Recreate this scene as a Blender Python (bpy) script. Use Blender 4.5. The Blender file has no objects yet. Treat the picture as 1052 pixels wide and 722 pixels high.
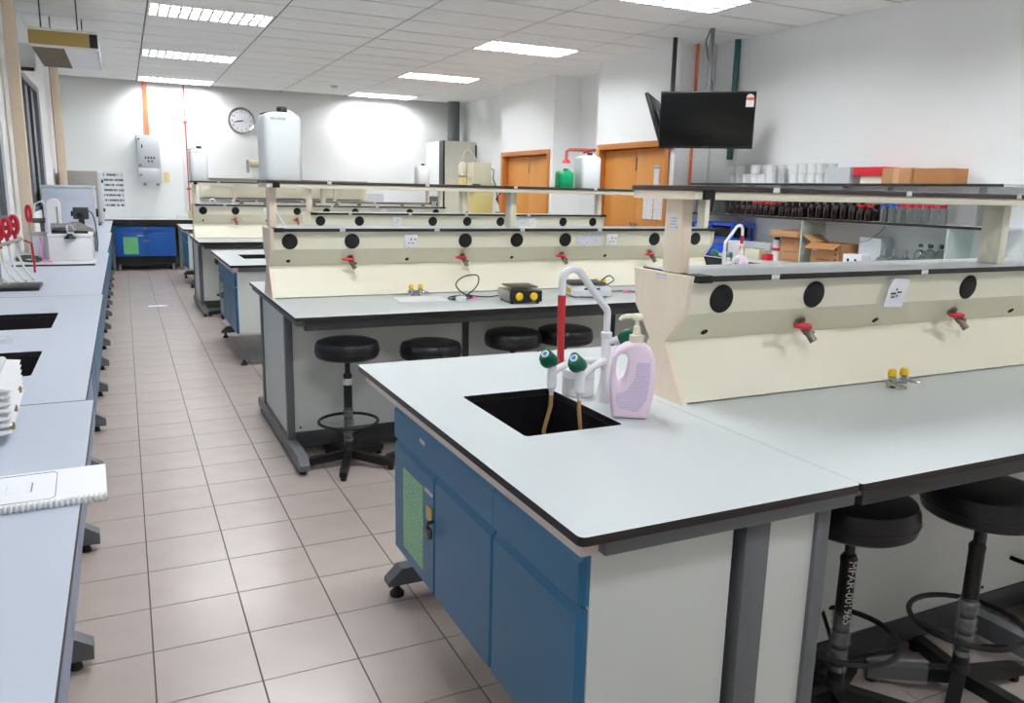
import bpy, bmesh, math, random
from mathutils import Matrix, Vector
random.seed(4)
PI = math.pi
SC = bpy.context.scene
COL = SC.collection

# ------------------------------------------------------------------ camera
CAM_R = ((0.90166056, 0.06607692, -0.42736645), (-0.43187595, 0.1882505, -0.88206854), (0.02216757, 0.9798957, 0.19827508))
CAM_C = (0.009, 0.0, 1.5)
FPX = 818.306
cd = bpy.data.cameras.new('camera')
cam = bpy.data.objects.new('camera', cd)
COL.objects.link(cam)
cam.matrix_world = Matrix.Translation(CAM_C) @ Matrix(CAM_R).to_4x4()
cd.sensor_fit = 'HORIZONTAL'
cd.sensor_width = 36.0
cd.lens = FPX / 1052 * 36
cd.clip_start = 0.05
cd.clip_end = 100
SC.camera = cam

# ------------------------------------------------------------------ world, exposure
w = bpy.data.worlds.new('world')
SC.world = w
w.use_nodes = True
w.node_tree.nodes['Background'].inputs[0].default_value = (0.55, 0.68, 0.9, 1)
w.node_tree.nodes['Background'].inputs[1].default_value = 0.6
SC.view_settings.view_transform = 'Standard'
SC.view_settings.look = 'None'
SC.view_settings.gamma = 1
SC.view_settings.use_curve_mapping = False
SC.view_settings.exposure = 0.06
TUBE_POWER = 188.0
SC.cycles.use_denoising = True
SC.cycles.max_bounces = 8
SC.cycles.diffuse_bounces = 7
SC.cycles.sample_clamp_indirect = 6


# ------------------------------------------------------------------ materials
def S(r, g, b):
    f = lambda c: (c / 255 / 12.92) if c / 255 <= 0.04045 else ((c / 255 + 0.055) / 1.055) ** 2.4
    return (f(r), f(g), f(b), 1)


def mat(name, col, rough=0.5, metal=0.0, vary=0.0, scale=8.0, bump=0.0, bscale=60.0, spec=0.5, trans=0.0, ior=1.45, emit=0.0, stretch=None, rnd=0.0, alpha=1.0, coat=0.0):
    m = bpy.data.materials.new(name)
    m.use_nodes = True
    nt = m.node_tree
    b = nt.nodes['Principled BSDF']
    b.inputs['Base Color'].default_value = col
    b.inputs['Roughness'].default_value = rough
    b.inputs['Metallic'].default_value = metal
    b.inputs['Specular IOR Level'].default_value = spec
    b.inputs['IOR'].default_value = ior
    b.inputs['Transmission Weight'].default_value = trans
    b.inputs['Alpha'].default_value = alpha
    b.inputs['Coat Weight'].default_value = coat
    m.diffuse_color = col
    if emit:
        b.inputs['Emission Color'].default_value = col
        b.inputs['Emission Strength'].default_value = emit
    co = None
    if vary or bump or rnd:
        tc = nt.nodes.new('ShaderNodeTexCoord')
        co = tc.outputs['Object']
        if stretch:
            mp = nt.nodes.new('ShaderNodeMapping')
            mp.inputs['Scale'].default_value = stretch
            nt.links.new(co, mp.inputs['Vector'])
            co = mp.outputs['Vector']
    if vary or rnd:
        hs = nt.nodes.new('ShaderNodeHueSaturation')
        hs.inputs['Color'].default_value = col
        nt.links.new(hs.outputs['Color'], b.inputs['Base Color'])
        val = None
        if vary:
            n = nt.nodes.new('ShaderNodeTexNoise')
            n.inputs['Scale'].default_value = scale
            n.inputs['Detail'].default_value = 5
            nt.links.new(co, n.inputs['Vector'])
            mr = nt.nodes.new('ShaderNodeMapRange')
            mr.inputs['From Min'].default_value = 0.3
            mr.inputs['From Max'].default_value = 0.7
            mr.inputs['To Min'].default_value = 1 - vary
            mr.inputs['To Max'].default_value = 1 + vary
            nt.links.new(n.outputs['Fac'], mr.inputs['Value'])
            val = mr.outputs['Result']
        if rnd:
            oi = nt.nodes.new('ShaderNodeObjectInfo')
            mr2 = nt.nodes.new('ShaderNodeMapRange')
            mr2.inputs['To Min'].default_value = 1 - rnd
            mr2.inputs['To Max'].default_value = 1 + rnd
            nt.links.new(oi.outputs['Random'], mr2.inputs['Value'])
            if val:
                mu = nt.nodes.new('ShaderNodeMath')
                mu.operation = 'MULTIPLY'
                nt.links.new(val, mu.inputs[0])
                nt.links.new(mr2.outputs['Result'], mu.inputs[1])
                val = mu.outputs[0]
            else:
                val = mr2.outputs['Result']
        nt.links.new(val, hs.inputs['Value'])
    if bump:
        n2 = nt.nodes.new('ShaderNodeTexNoise')
        n2.inputs['Scale'].default_value = bscale
        nt.links.new(co, n2.inputs['Vector'])
        bp = nt.nodes.new('ShaderNodeBump')
        bp.inputs['Strength'].default_value = bump
        bp.inputs['Distance'].default_value = 0.002
        nt.links.new(n2.outputs['Fac'], bp.inputs['Height'])
        nt.links.new(bp.outputs['Normal'], b.inputs['Normal'])
    return m


def print_mat(name, paper, ink, lines=60.0, chars=240.0, fill=0.55, axis=('Y', 'Z')):
    """paper with rows of small print: words of uneven length on evenly spaced lines (object coordinates)"""
    m = bpy.data.materials.new(name)
    m.use_nodes = True
    nt = m.node_tree
    b = nt.nodes['Principled BSDF']
    b.inputs['Roughness'].default_value = 0.7
    tc = nt.nodes.new('ShaderNodeTexCoord')
    sp = nt.nodes.new('ShaderNodeSeparateXYZ')
    nt.links.new(tc.outputs['Object'], sp.inputs[0])

    def M(op, a, bb=None):
        n = nt.nodes.new('ShaderNodeMath')
        n.operation = op
        for i, x in enumerate((a, bb)):
            if x is None:
                continue
            if isinstance(x, (int, float)):
                n.inputs[i].default_value = x
            else:
                nt.links.new(x, n.inputs[i])
        return n.outputs[0]
    v = M('MULTIPLY', sp.outputs[axis[1]], lines)
    row = M('FLOOR', v)
    fr = M('FRACT', v)
    inrow = M('LESS_THAN', M('ABSOLUTE', M('SUBTRACT', fr, 0.5)), 0.2)
    cb = nt.nodes.new('ShaderNodeCombineXYZ')
    nt.links.new(M('MULTIPLY', sp.outputs[axis[0]], chars), cb.inputs[0])
    nt.links.new(M('MULTIPLY', row, 7.3), cb.inputs[1])
    nz = nt.nodes.new('ShaderNodeTexNoise')
    nz.inputs['Scale'].default_value = 1.0
    nz.inputs['Detail'].default_value = 2
    nt.links.new(cb.outputs[0], nz.inputs['Vector'])
    word = M('GREATER_THAN', nz.outputs['Fac'], 1 - fill)
    mx = nt.nodes.new('ShaderNodeMix')
    mx.data_type = 'RGBA'
    nt.links.new(M('MULTIPLY', inrow, word), mx.inputs[0])
    mx.inputs[6].default_value = paper
    mx.inputs[7].default_value = ink
    nt.links.new(mx.outputs[2], b.inputs['Base Color'])
    m.diffuse_color = paper
    return m


M_ = {}
M_['wall'] = mat('wall_paint', S(247, 249, 249), 0.75, vary=0.015, scale=0.9, bump=0.05, bscale=120)
M_['ceil'] = mat('ceiling_board', S(248, 249, 248), 0.85, vary=0.02, scale=3, bump=0.15, bscale=300, rnd=0.012)
M_['ceilgrid'] = mat('ceiling_grid_shadow', S(96, 96, 94), 0.6)  # bars coloured dark to stand for the shadow in the panel joints
M_['void'] = mat('ceiling_void', S(70, 70, 68), 0.9)
M_['tile'] = mat('floor_tile', S(192, 179, 172), 0.24, vary=0.035, scale=6, rnd=0.02, spec=0.5)
M_['grout'] = mat('grout', S(92, 80, 70), 0.85)
M_['top'] = mat('worktop_laminate', S(200, 207, 209), 0.32, vary=0.008, scale=2)
M_['topcool'] = mat('worktop_cool_laminate', S(193, 201, 215), 0.34, vary=0.012, scale=2)
M_['core'] = mat('laminate_black_core', S(34, 30, 30), 0.4)
M_['strip'] = mat('wood_strip', S(224, 210, 202), 0.6, vary=0.03)
M_['cream'] = mat('cream_laminate', S(233, 228, 207), 0.4, vary=0.012, scale=3)
M_['maple'] = mat('pale_maple_board', S(238, 222, 200), 0.5, vary=0.03, scale=5, stretch=(1, 6, 1))
M_['panel'] = mat('white_panel', S(218, 223, 219), 0.45, vary=0.01)
M_['grey'] = mat('grey_steel', S(104, 108, 112), 0.42, vary=0.02)
M_['dgrey'] = mat('dark_grey_steel', S(66, 68, 70), 0.4)
M_['blue'] = mat('blue_laminate', S(46, 110, 150), 0.36, vary=0.02, scale=3)
M_['bluedk'] = mat('dark_blue_edge', S(28, 62, 110), 0.4)
M_['blueg'] = mat('blue_grey_laminate', S(140, 160, 192), 0.36, vary=0.02)
M_['bluev'] = mat('vivid_blue_laminate', S(28, 92, 176), 0.36, vary=0.015)
M_['black'] = mat('black_plastic', S(22, 22, 24), 0.4)
M_['blackm'] = mat('black_matte', S(16, 16, 17), 0.75)
M_['epoxy'] = mat('black_epoxy_sink', S(24, 22, 26), 0.42, vary=0.1, scale=20)
M_['vinyl'] = mat('black_vinyl', S(20, 20, 24), 0.33, bump=0.1, bscale=160)
M_['blackpaint'] = mat('black_painted_steel', S(20, 20, 21), 0.45)
M_['chrome'] = mat('chrome', S(190, 190, 188), 0.2, metal=1.0)
M_['steel'] = mat('brushed_steel', S(178, 178, 176), 0.35, metal=0.9)
M_['dsteel'] = mat('tarnished_brass_nickel', S(120, 112, 104), 0.35, metal=0.9)
M_['brass'] = mat('brass', S(196, 168, 96), 0.35, metal=0.9)
M_['brassdk'] = mat('dull_brass', S(150, 128, 84), 0.5, metal=0.5)
M_['reddk'] = mat('dark_red_plastic', S(184, 36, 52), 0.35)
M_['red'] = mat('red_plastic', S(206, 34, 48), 0.4)
M_['redp'] = mat('red_painted_pipe', S(188, 92, 84), 0.5)
M_['redtube'] = mat('red_rubber_tube', S(186, 40, 46), 0.45, vary=0.06, scale=40)
M_['orange'] = mat('orange_conduit', S(216, 116, 72), 0.5)
M_['teal'] = mat('teal_pipe', S(56, 100, 100), 0.45)
M_['greycon'] = mat('grey_duct', S(92, 96, 98), 0.5)
M_['knob'] = mat('green_knob', S(8, 92, 66), 0.32)
M_['knobcap'] = mat('blue_index_cap', S(70, 140, 205), 0.4)
M_['whitep'] = mat('white_plastic', S(238, 239, 240), 0.35)
M_['whitec'] = mat('white_coated_pipe', S(236, 238, 242), 0.25)
M_['can'] = mat('natural_polythene', S(244, 249, 250), 0.4, spec=0.4)
M_['green'] = mat('green_plastic', S(10, 168, 108), 0.35)
M_['yellow'] = mat('yellow_knob', S(240, 196, 30), 0.4)
M_['clear'] = mat('clear_acrylic', S(235, 240, 240), 0.08, trans=0.9, ior=1.3)
M_['glass'] = mat('clear_glass', S(232, 240, 236), 0.05, trans=0.92, ior=1.35)
M_['film'] = mat('clear_film', S(220, 224, 228), 0.15, alpha=0.22, spec=0.8, bump=0.6, bscale=90)
M_['amber'] = mat('amber_glass', S(24, 12, 10), 0.14, spec=0.35)
M_['pink'] = mat('pink_lotion_plastic', S(246, 224, 242), 0.35)
M_['ivory'] = mat('ivory_pump', S(240, 234, 212), 0.4)
M_['tan'] = mat('tan_rubber_tube', S(186, 146, 98), 0.5, vary=0.08, scale=30)
M_['tubew'] = mat('cream_tube', S(228, 224, 208), 0.4)
M_['paper'] = mat('paper', S(240, 241, 246), 0.75)
M_['paperg'] = print_mat('green_printed_notice', S(168, 216, 176), S(112, 156, 122), 85, 330, 0.5, ('Y', 'Z'))
M_['papergx'] = print_mat('green_printed_sheet', S(120, 206, 140), S(84, 150, 108), 62, 210, 0.45, ('X', 'Z'))
M_['printx'] = print_mat('white_printed_sheet', S(234, 235, 240), S(158, 158, 166), 75, 260, 0.5, ('X', 'Z'))
M_['printy'] = print_mat('white_printed_notice', S(240, 240, 242), S(160, 162, 168), 60, 240, 0.5, ('Y', 'Z'))
M_['lotionprint'] = print_mat('lotion_back_print', S(240, 218, 236), S(176, 168, 214), 210, 520, 0.62, ('X', 'Z'))
M_['photo'] = print_mat('sheet_of_photos', S(232, 234, 238), S(104, 106, 116), 11.5, 44, 0.56, ('X', 'Z'))
M_['label'] = print_mat('small_white_label', S(232, 233, 236), S(90, 92, 100), 90, 500, 0.45, ('X', 'Z'))
M_['labely'] = print_mat('small_white_label_side', S(226, 228, 234), S(90, 92, 110), 110, 500, 0.5, ('Y', 'Z'))
M_['bookprint'] = print_mat('booklet_print', S(238, 239, 245), S(120, 120, 130), 36, 420, 0.6, ('Y', 'X'))
M_['ink'] = mat('dark_ink', S(60, 60, 66), 0.7)
M_['inkw'] = mat('white_marker', S(225, 225, 222), 0.7)
M_['inkgreen'] = mat('green_logo_ink', S(30, 150, 120), 0.7)
M_['board'] = mat('corrugated_board', S(190, 142, 98), 0.7, vary=0.04, scale=6, stretch=(1, 1, 14))
M_['board2'] = mat('brown_corrugated_board', S(176, 122, 76), 0.7, vary=0.04, scale=6)
M_['tape'] = mat('parcel_tape', S(206, 166, 124), 0.35)
M_['door'] = mat('orange_wood_door', S(206, 140, 66), 0.45, vary=0.04, scale=4, stretch=(4, 4, 0.6))
M_['frame'] = mat('wood_door_frame', S(190, 120, 56), 0.45, vary=0.05, scale=5, stretch=(5, 5, 0.6))
M_['screen'] = mat('screen_glass', S(8, 8, 9), 0.12, spec=0.4)
M_['shelftop'] = mat('dark_brown_shelf_edge', S(64, 54, 52), 0.45)
M_['beigecol'] = mat('beige_column', S(222, 204, 180), 0.6, vary=0.02)
M_['olive'] = mat('aged_cream_plastic', S(176, 152, 88), 0.6, vary=0.04, scale=5)
M_['agedgrille'] = mat('dusty_grille', S(140, 130, 116), 0.7)
M_['lightgrey'] = mat('light_grey_enamel', S(206, 210, 214), 0.4)
M_['bluegrey'] = mat('blue_grey_enamel', S(206, 213, 226), 0.4)
M_['midgrey'] = mat('mid_grey_enamel', S(160, 156, 152), 0.45)
M_['beige'] = mat('beige_enamel', S(214, 208, 184), 0.45)
M_['ivorywhite'] = mat('ivory_white_enamel', S(232, 230, 220), 0.45)
M_['resin'] = mat('yellowed_tank', S(222, 206, 140), 0.35)
M_['bluep'] = mat('blue_plastic', S(44, 86, 206), 0.4)
M_['pinkr'] = mat('pink_ribbon', S(244, 120, 200), 0.5)
M_['alu'] = mat('aluminium_frame', S(120, 124, 130), 0.4, metal=0.4)
M_['pane'] = mat('frosted_pane', S(186, 192, 200), 0.25, spec=0.6)
M_['pane_dark'] = mat('dark_window_glass', S(60, 64, 72), 0.08, spec=0.7)
M_['greenglass'] = mat('pale_green_panel', S(190, 204, 196), 0.3)
M_['reflector'] = mat('lamp_reflector', S(240, 242, 242), 0.3)
M_['tubelight'] = mat('fluorescent_tube', S(250, 252, 255), 0.5, emit=TUBE_POWER)


# ------------------------------------------------------------------ mesh helpers
class MB:
    def __init__(self, M=None):
        self.bm = bmesh.new()
        self.M = M or Matrix.Identity(4)

    def v(self, co):
        return self.bm.verts.new(self.M @ Vector(co))

    def f(self, vs, mi=0):
        try:
            fa = self.bm.faces.new(vs)
            fa.material_index = mi
            return fa
        except ValueError:
            return None

    def box(self, x0, y0, z0, x1, y1, z1, mi=0, bev=0.0, seg=2):
        x0, x1 = sorted((x0, x1))
        y0, y1 = sorted((y0, y1))
        z0, z1 = sorted((z0, z1))
        c = [self.v(p) for p in ((x0, y0, z0), (x1, y0, z0), (x1, y1, z0), (x0, y1, z0), (x0, y0, z1), (x1, y0, z1), (x1, y1, z1), (x0, y1, z1))]
        fs = [self.f([c[i] for i in q], mi) for q in ((3, 2, 1, 0), (4, 5, 6, 7), (0, 1, 5, 4), (1, 2, 6, 5), (2, 3, 7, 6), (3, 0, 4, 7))]
        if bev:
            es = list({e for fa in fs for e in fa.edges})
            r = bmesh.ops.bevel(self.bm, geom=es, offset=bev, segments=seg, profile=0.5, affect='EDGES')
            for fa in r['faces']:
                fa.material_index = mi
        return self

    def prism(self, poly, axis, a0, a1, mi=0, mcap=None):
        mk = {'x': lambda p, a: (a, p[0], p[1]), 'y': lambda p, a: (p[0], a, p[1]), 'z': lambda p, a: (p[0], p[1], a)}[axis]
        A = [self.v(mk(p, a0)) for p in poly]
        B = [self.v(mk(p, a1)) for p in poly]
        n = len(poly)
        mc = mi if mcap is None else mcap
        self.f(A[::-1], mc)
        self.f(B, mc)
        for i in range(n):
            self.f([A[i], A[(i + 1) % n], B[(i + 1) % n], B[i]], mi)
        return self

    def lathe(self, prof, c=(0, 0, 0), n=20, axis='z', mi=0, caps=True):
        mk = {'z': lambda r, a, h: (c[0] + r * math.cos(a), c[1] + r * math.sin(a), c[2] + h),
              'y': lambda r, a, h: (c[0] + r * math.cos(a), c[1] + h, c[2] + r * math.sin(a)),
              'x': lambda r, a, h: (c[0] + h, c[1] + r * math.cos(a), c[2] + r * math.sin(a))}[axis]
        rings = []
        for r, h in prof:
            if r < 1e-6:
                rings.append([self.v(mk(0, 0, h))])
            else:
                rings.append([self.v(mk(r, 2 * PI * i / n, h)) for i in range(n)])
        for a, b in zip(rings, rings[1:]):
            for i in range(n):
                j = (i + 1) % n
                if len(a) == 1 and len(b) == 1:
                    continue
                if len(a) == 1:
                    self.f([a[0], b[i], b[j]], mi)
                elif len(b) == 1:
                    self.f([a[i], a[j], b[0]], mi)
                else:
                    self.f([a[i], a[j], b[j], b[i]], mi)
        if caps:
            if len(rings[0]) > 1:
                self.f(rings[0][::-1], mi)
            if len(rings[-1]) > 1:
                self.f(rings[-1], mi)
        return self

    def tube(self, pts, r, n=8, mi=0, closed=False, caps=True):
        P = [Vector(p) for p in pts]
        rs = r if isinstance(r, (list, tuple)) else [r] * len(P)
        m = len(P)
        rings = []
        nrm = None
        for i, p in enumerate(P):
            if closed:
                t = (P[(i + 1) % m] - P[i - 1]).normalized()
            else:
                t = (P[min(i + 1, m - 1)] - P[max(i - 1, 0)]).normalized()
            if nrm is None:
                nrm = t.orthogonal().normalized()
            else:
                nrm = (nrm - t * nrm.dot(t))
                nrm = nrm.normalized() if nrm.length > 1e-6 else t.orthogonal().normalized()
            bn = t.cross(nrm)
            rings.append([self.v(p + (nrm * math.cos(2 * PI * k / n) + bn * math.sin(2 * PI * k / n)) * rs[i]) for k in range(n)])
        for i in range(m if closed else m - 1):
            a, b = rings[i], rings[(i + 1) % m]
            for k in range(n):
                self.f([a[k], a[(k + 1) % n], b[(k + 1) % n], b[k]], mi)
        if caps and not closed:
            self.f(rings[0][::-1], mi)
            self.f(rings[-1], mi)
        return self

    def ring(self, c, R, r, n=28, k=8, mi=0):
        return self.tube([(c[0] + R * math.cos(2 * PI * i / n), c[1] + R * math.sin(2 * PI * i / n), c[2]) for i in range(n)], r, k, mi, closed=True)

    def cyl(self, c, r, h, n=16, axis='z', mi=0, bev=0.0):
        if bev:
            return self.lathe([(r - bev, 0), (r, bev), (r, h - bev), (r - bev, h)], c, n, axis, mi)
        return self.lathe([(r, 0), (r, h)], c, n, axis, mi)

    def mesh(self, name, mats, ang=0.7):
        bm = self.bm
        bmesh.ops.recalc_face_normals(bm, faces=bm.faces[:])
        for e in bm.edges:
            e.smooth = len(e.link_faces) == 2 and e.calc_face_angle(0) < ang
        for fa in bm.faces:
            fa.smooth = True
        me = bpy.data.meshes.new(name)
        bm.to_mesh(me)
        bm.free()
        for m in (mats if isinstance(mats, (list, tuple)) else [mats]):
            me.materials.append(M_[m] if isinstance(m, str) else m)
        return me

    def build(self, name, mats, parent=None, ang=0.7):
        o = bpy.data.objects.new(name, self.mesh(name, mats, ang))
        COL.objects.link(o)
        if parent:
            o.parent = parent
        return o


def tag(o, label=None, cat=None, group=None, kind=None):
    if label:
        o['label'] = label
    if cat:
        o['category'] = cat
    if group:
        o['group'] = group
    if kind:
        o['kind'] = kind
    return o


def thing(name, label, cat, loc=(0, 0, 0), rz=0.0, group=None):
    o = bpy.data.objects.new(name, None)
    o.empty_display_size = 0.05
    COL.objects.link(o)
    o.location = loc
    o.rotation_euler = (0, 0, rz)
    return tag(o, label, cat, group)


def struct(name, b, mats):
    return tag(b.build(name, mats), kind='structure')


def dup(root, loc=None, rz=None, label=None, group=None, name=None, parent=None):
    r = root.copy()
    COL.objects.link(r)
    if loc is not None:
        r.location = loc
    if rz is not None:
        r.rotation_euler = (0, 0, rz)
    if label:
        r['label'] = label
    if group:
        r['group'] = group
    if parent:
        r.parent = parent
    for ch in list(root.children):
        c = ch.copy()
        COL.objects.link(c)
        c.parent = r
        for g in list(ch.children):
            d = g.copy()
            COL.objects.link(d)
            d.parent = c
    return r


def place(me, name, parent, loc=(0, 0, 0), rot=(0, 0, 0)):
    o = bpy.data.objects.new(name, me)
    COL.objects.link(o)
    o.parent = parent
    o.location = loc
    o.rotation_euler = rot
    return o


def text_mesh(txt, size, mats, depth=0.0):
    cu = bpy.data.curves.new('lettering', 'FONT')
    cu.body = txt
    cu.size = size
    cu.align_x = 'CENTER'
    cu.align_y = 'CENTER'
    cu.extrude = depth
    ob = bpy.data.objects.new('lettering', cu)
    me = bpy.data.meshes.new_from_object(ob)
    bpy.data.objects.remove(ob)
    me.materials.clear()
    me.materials.append(M_[mats])
    return me


def plate(outer, holes, z0, z1, mats, name, parent=None, side=1, bevel=0.0):
    """flat plate from a 2-D outline with holes; top material 0, edges material 1"""
    cu = bpy.data.curves.new(name, 'CURVE')
    cu.dimensions = '2D'
    cu.fill_mode = 'BOTH'
    for loop in [outer] + list(holes):
        sp = cu.splines.new('POLY')
        sp.points.add(len(loop) - 1)
        for p, q in zip(sp.points, loop):
            p.co = (q[0], q[1], 0, 1)
        sp.use_cyclic_u = True
    cu.extrude = (z1 - z0) / 2 - bevel
    if bevel:
        cu.bevel_depth = bevel
        cu.bevel_resolution = 2
        cu.offset = -bevel
    ob = bpy.data.objects.new(name, cu)
    me = bpy.data.meshes.new_from_object(ob)
    bpy.data.objects.remove(ob)
    me.materials.clear()
    for m in mats:
        me.materials.append(M_[m])
    for p in me.polygons:
        p.material_index = side if abs(p.normal.z) < 0.5 else 0
    for vtx in me.vertices:
        vtx.co.z += (z0 + z1) / 2
    if bevel:
        for p in me.polygons:
            p.use_smooth = True
    o = bpy.data.objects.new(name, me)
    COL.objects.link(o)
    if parent:
        o.parent = parent
    return o


def rrect(x0, y0, x1, y1, r, n=4):
    out = []
    for cx, cy, a0 in ((x1 - r, y1 - r, 0), (x0 + r, y1 - r, PI / 2), (x0 + r, y0 + r, PI), (x1 - r, y0 + r, 1.5 * PI)):
        for i in range(n + 1):
            a = a0 + PI / 2 * i / n
            out.append((cx + r * math.cos(a), cy + r * math.sin(a)))
    return out


def arc(c, r, a0, a1, n, plane='xz', k=0.0):
    out = []
    for i in range(n + 1):
        a = a0 + (a1 - a0) * i / n
        u, v_ = c[0] + r * math.cos(a), c[1] + r * math.sin(a)
        out.append((u, k, v_) if plane == 'xz' else ((k, u, v_) if plane == 'yz' else (u, v_, k)))
    return out


def pix(p):
    d = Vector(p) - Vector(CAM_C)
    R = Matrix(CAM_R)
    c = R.transposed() @ d
    if c.z > -0.1:
        return None
    return 526 + FPX * c.x / -c.z, 361 - FPX * c.y / -c.z


# ------------------------------------------------------------------ room shell
XL, XR, YF, YB, ZC = -0.86, 6.34, -3.2, 15.9, 3.2
floor = struct('floor', MB().box(XL - 0.2, YF - 0.2, -0.12, XR + 0.4, YB + 0.2, -0.004), 'grout')
tile_me = MB().box(-0.1476, -0.1476, -0.008, 0.1476, 0.1476, 0.0).mesh('tile', 'tile')
cells = []
for i in range(-3, 22):
    for j in range(-21, 45):
        cx, cy = 0.3 * i + 0.15, 2.609 + 0.3 * j + 0.15
        if cx - 0.15 < XL - 0.05 or cx > XR + 0.1 or cy < YF or cy > YB:
            continue
        q = [pix((cx + a, cy + b, 0)) for a, b in ((-.15, -.15), (.15, -.15), (.15, .15), (-.15, .15))]
        area = 0.0
        if all(q):
            xs = [min(max(p[0], 0), 1052) for p in q]
            ys = [min(max(p[1], 0), 722) for p in q]
            area = abs(sum(xs[k] * ys[(k + 1) % 4] - xs[(k + 1) % 4] * ys[k] for k in range(4))) / 2
            isl = (cy - 1.22) % 2.79 < 1.64 and cy > 1.2
            hid = (cx > 0.95 and isl and not (cx > 1.6 and cy < 1.75)) or cx < -0.35 or (cx > 3.3) or (cx > 1.9 and cy > 2.9)
            if hid:
                area *= 0.01
        cells.append((area, cx, cy))
cells.sort(reverse=True)
for a, cx, cy in cells[:300]:
    place(tile_me, 'tile', floor, (cx, cy, 0))
b = MB()
for a, cx, cy in cells[300:]:
    b.box(cx - 0.1476, cy - 0.1476, -0.008, cx + 0.1476, cy + 0.1476, 0)
tag(b.build('tile_field', 'tile', floor), kind='stuff')

ceiling = struct('ceiling', MB().box(XL - 0.2, YF - 0.2, ZC + 0.14, XR + 0.4, YB + 0.2, ZC + 0.24), 'void')
GX = [XL] + [0.345 + 1.2175 * k for k in range(5)] + [XR + 0.1]
GY = [8.97 + 0.61 * k for k in range(-20, 12)]
LIGHT_ROWS = [5 * k for k in range(-3, 3)]           # index of the panel row holding a lamp, counted from y = 8.97
pm = {}
for ci in range(6):
    for ri in range(len(GY) - 1):
        x0, x1, y0, y1 = GX[ci], GX[ci + 1], GY[ri], GY[ri + 1]
        if ci in (1, 4) and (ri - 20) in LIGHT_ROWS:
            continue
        y1 = min(y1, YB + 0.05)
        key = (round(x1 - x0, 3), round(y1 - y0, 3))
        if key not in pm:
            hx, hy = key[0] / 2 - 0.008, key[1] / 2 - 0.014
            pm[key] = MB().box(-hx, -hy, 0, hx, hy, 0.014).mesh('panel', 'ceil')
        place(pm[key], 'panel', ceiling, ((x0 + x1) / 2, (y0 + y1) / 2, ZC))
for gx in GX[1:-1]:
    MB().box(gx - 0.011, GY[0], ZC + 0.005, gx + 0.011, YB, ZC + 0.02).build('grid_bar', 'ceilgrid', ceiling)
for gy in GY[1:-1]:
    MB().box(XL, gy - 0.017, ZC + 0.006, XR + 0.1, gy + 0.017, ZC + 0.021).build('grid_bar', 'ceilgrid', ceiling)

struct('wall_back', MB().box(XL - 0.15, YB, 0, XR + 0.3, YB + 0.15, ZC + 0.14), 'wall')
struct('wall_front', MB().box(XL - 0.15, YF - 0.15, 0, XR + 0.3, YF, ZC + 0.14), 'wall')
WIN = [(4.6, 8.0), (9.3, 12.0)]
WZ = (1.15, 2.62)
b = MB()
ys = [YF] + [t for wv in WIN for t in wv] + [YB]
for k in range(0, len(ys), 2):
    b.box(XL - 0.15, ys[k], 0, XL, ys[k + 1], ZC + 0.14)
for y0, y1 in WIN:
    b.box(XL - 0.15, y0, 0, XL, y1, WZ[0])
    b.box(XL - 0.15, y0, WZ[1], XL, y1, ZC + 0.14)
struct('wall_left', b, 'wall')
for n, (y0, y1) in enumerate(WIN):
    wroot = tag(thing('window_%d' % (n + 1), ('tall aluminium sliding window near the beige column on the left', 'aluminium window between the two beige columns on the left')[n], 'window', (XL, y0, WZ[0])), kind='structure')
    L, H = y1 - y0, WZ[1] - WZ[0]
    fb = MB()
    fb.box(-0.1, 0, 0, -0.02, 0.05, H).box(-0.1, L - 0.05, 0, -0.02, L, H).box(-0.1, 0, 0, -0.02, L, 0.05).box(-0.1, 0, H - 0.05, -0.02, L, H)
    tr = H * 0.68 if n == 0 else H - 0.06
    if n == 0:
        fb.box(-0.1, 0, tr, -0.02, L, tr + 0.045)
    npan = 4
    fb.build('window_frame', 'alu', wroot)
    for k in range(npan):
        ya, yb = 0.05 + (L - 0.1) * k / npan, 0.05 + (L - 0.1) * (k + 1) / npan
        MB().box(-0.075, yb - 0.03, 0.05, -0.03, yb + 0.012, H - 0.05).build('mullion', 'dgrey' if k % 2 == 0 else 'alu', wroot)
        MB().box(-0.066, ya, 0.05, -0.06, yb, tr).build('pane', 'pane' if k % 2 == 0 else 'pane', wroot)
        if n == 0:
            MB().box(-0.066, ya, tr + 0.045, -0.06, yb, H - 0.05).build('pane', 'pane_dark' if k % 2 else 'pane', wroot)
# beige casings against the left wall
for n, (y0, xr) in enumerate(((8.35, -0.728), (13.3, -0.70))):
    o = struct('trim_%d' % (n + 1), MB().box(xr - 0.092, y0, 0, xr, y0 + 0.12, ZC, bev=0.006), 'beigecol')
    tag(o, ('tall beige column on the left wall, nearer one', 'tall beige column at the far left corner with a red pipe')[n], 'column')
tag(MB().tube([(-0.805, 13.36, 0.86), (-0.805, 13.36, ZC)], 0.007).build('riser_pipe', 'redp'), 'thin red pipe running up the far beige column', 'pipe')

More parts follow.
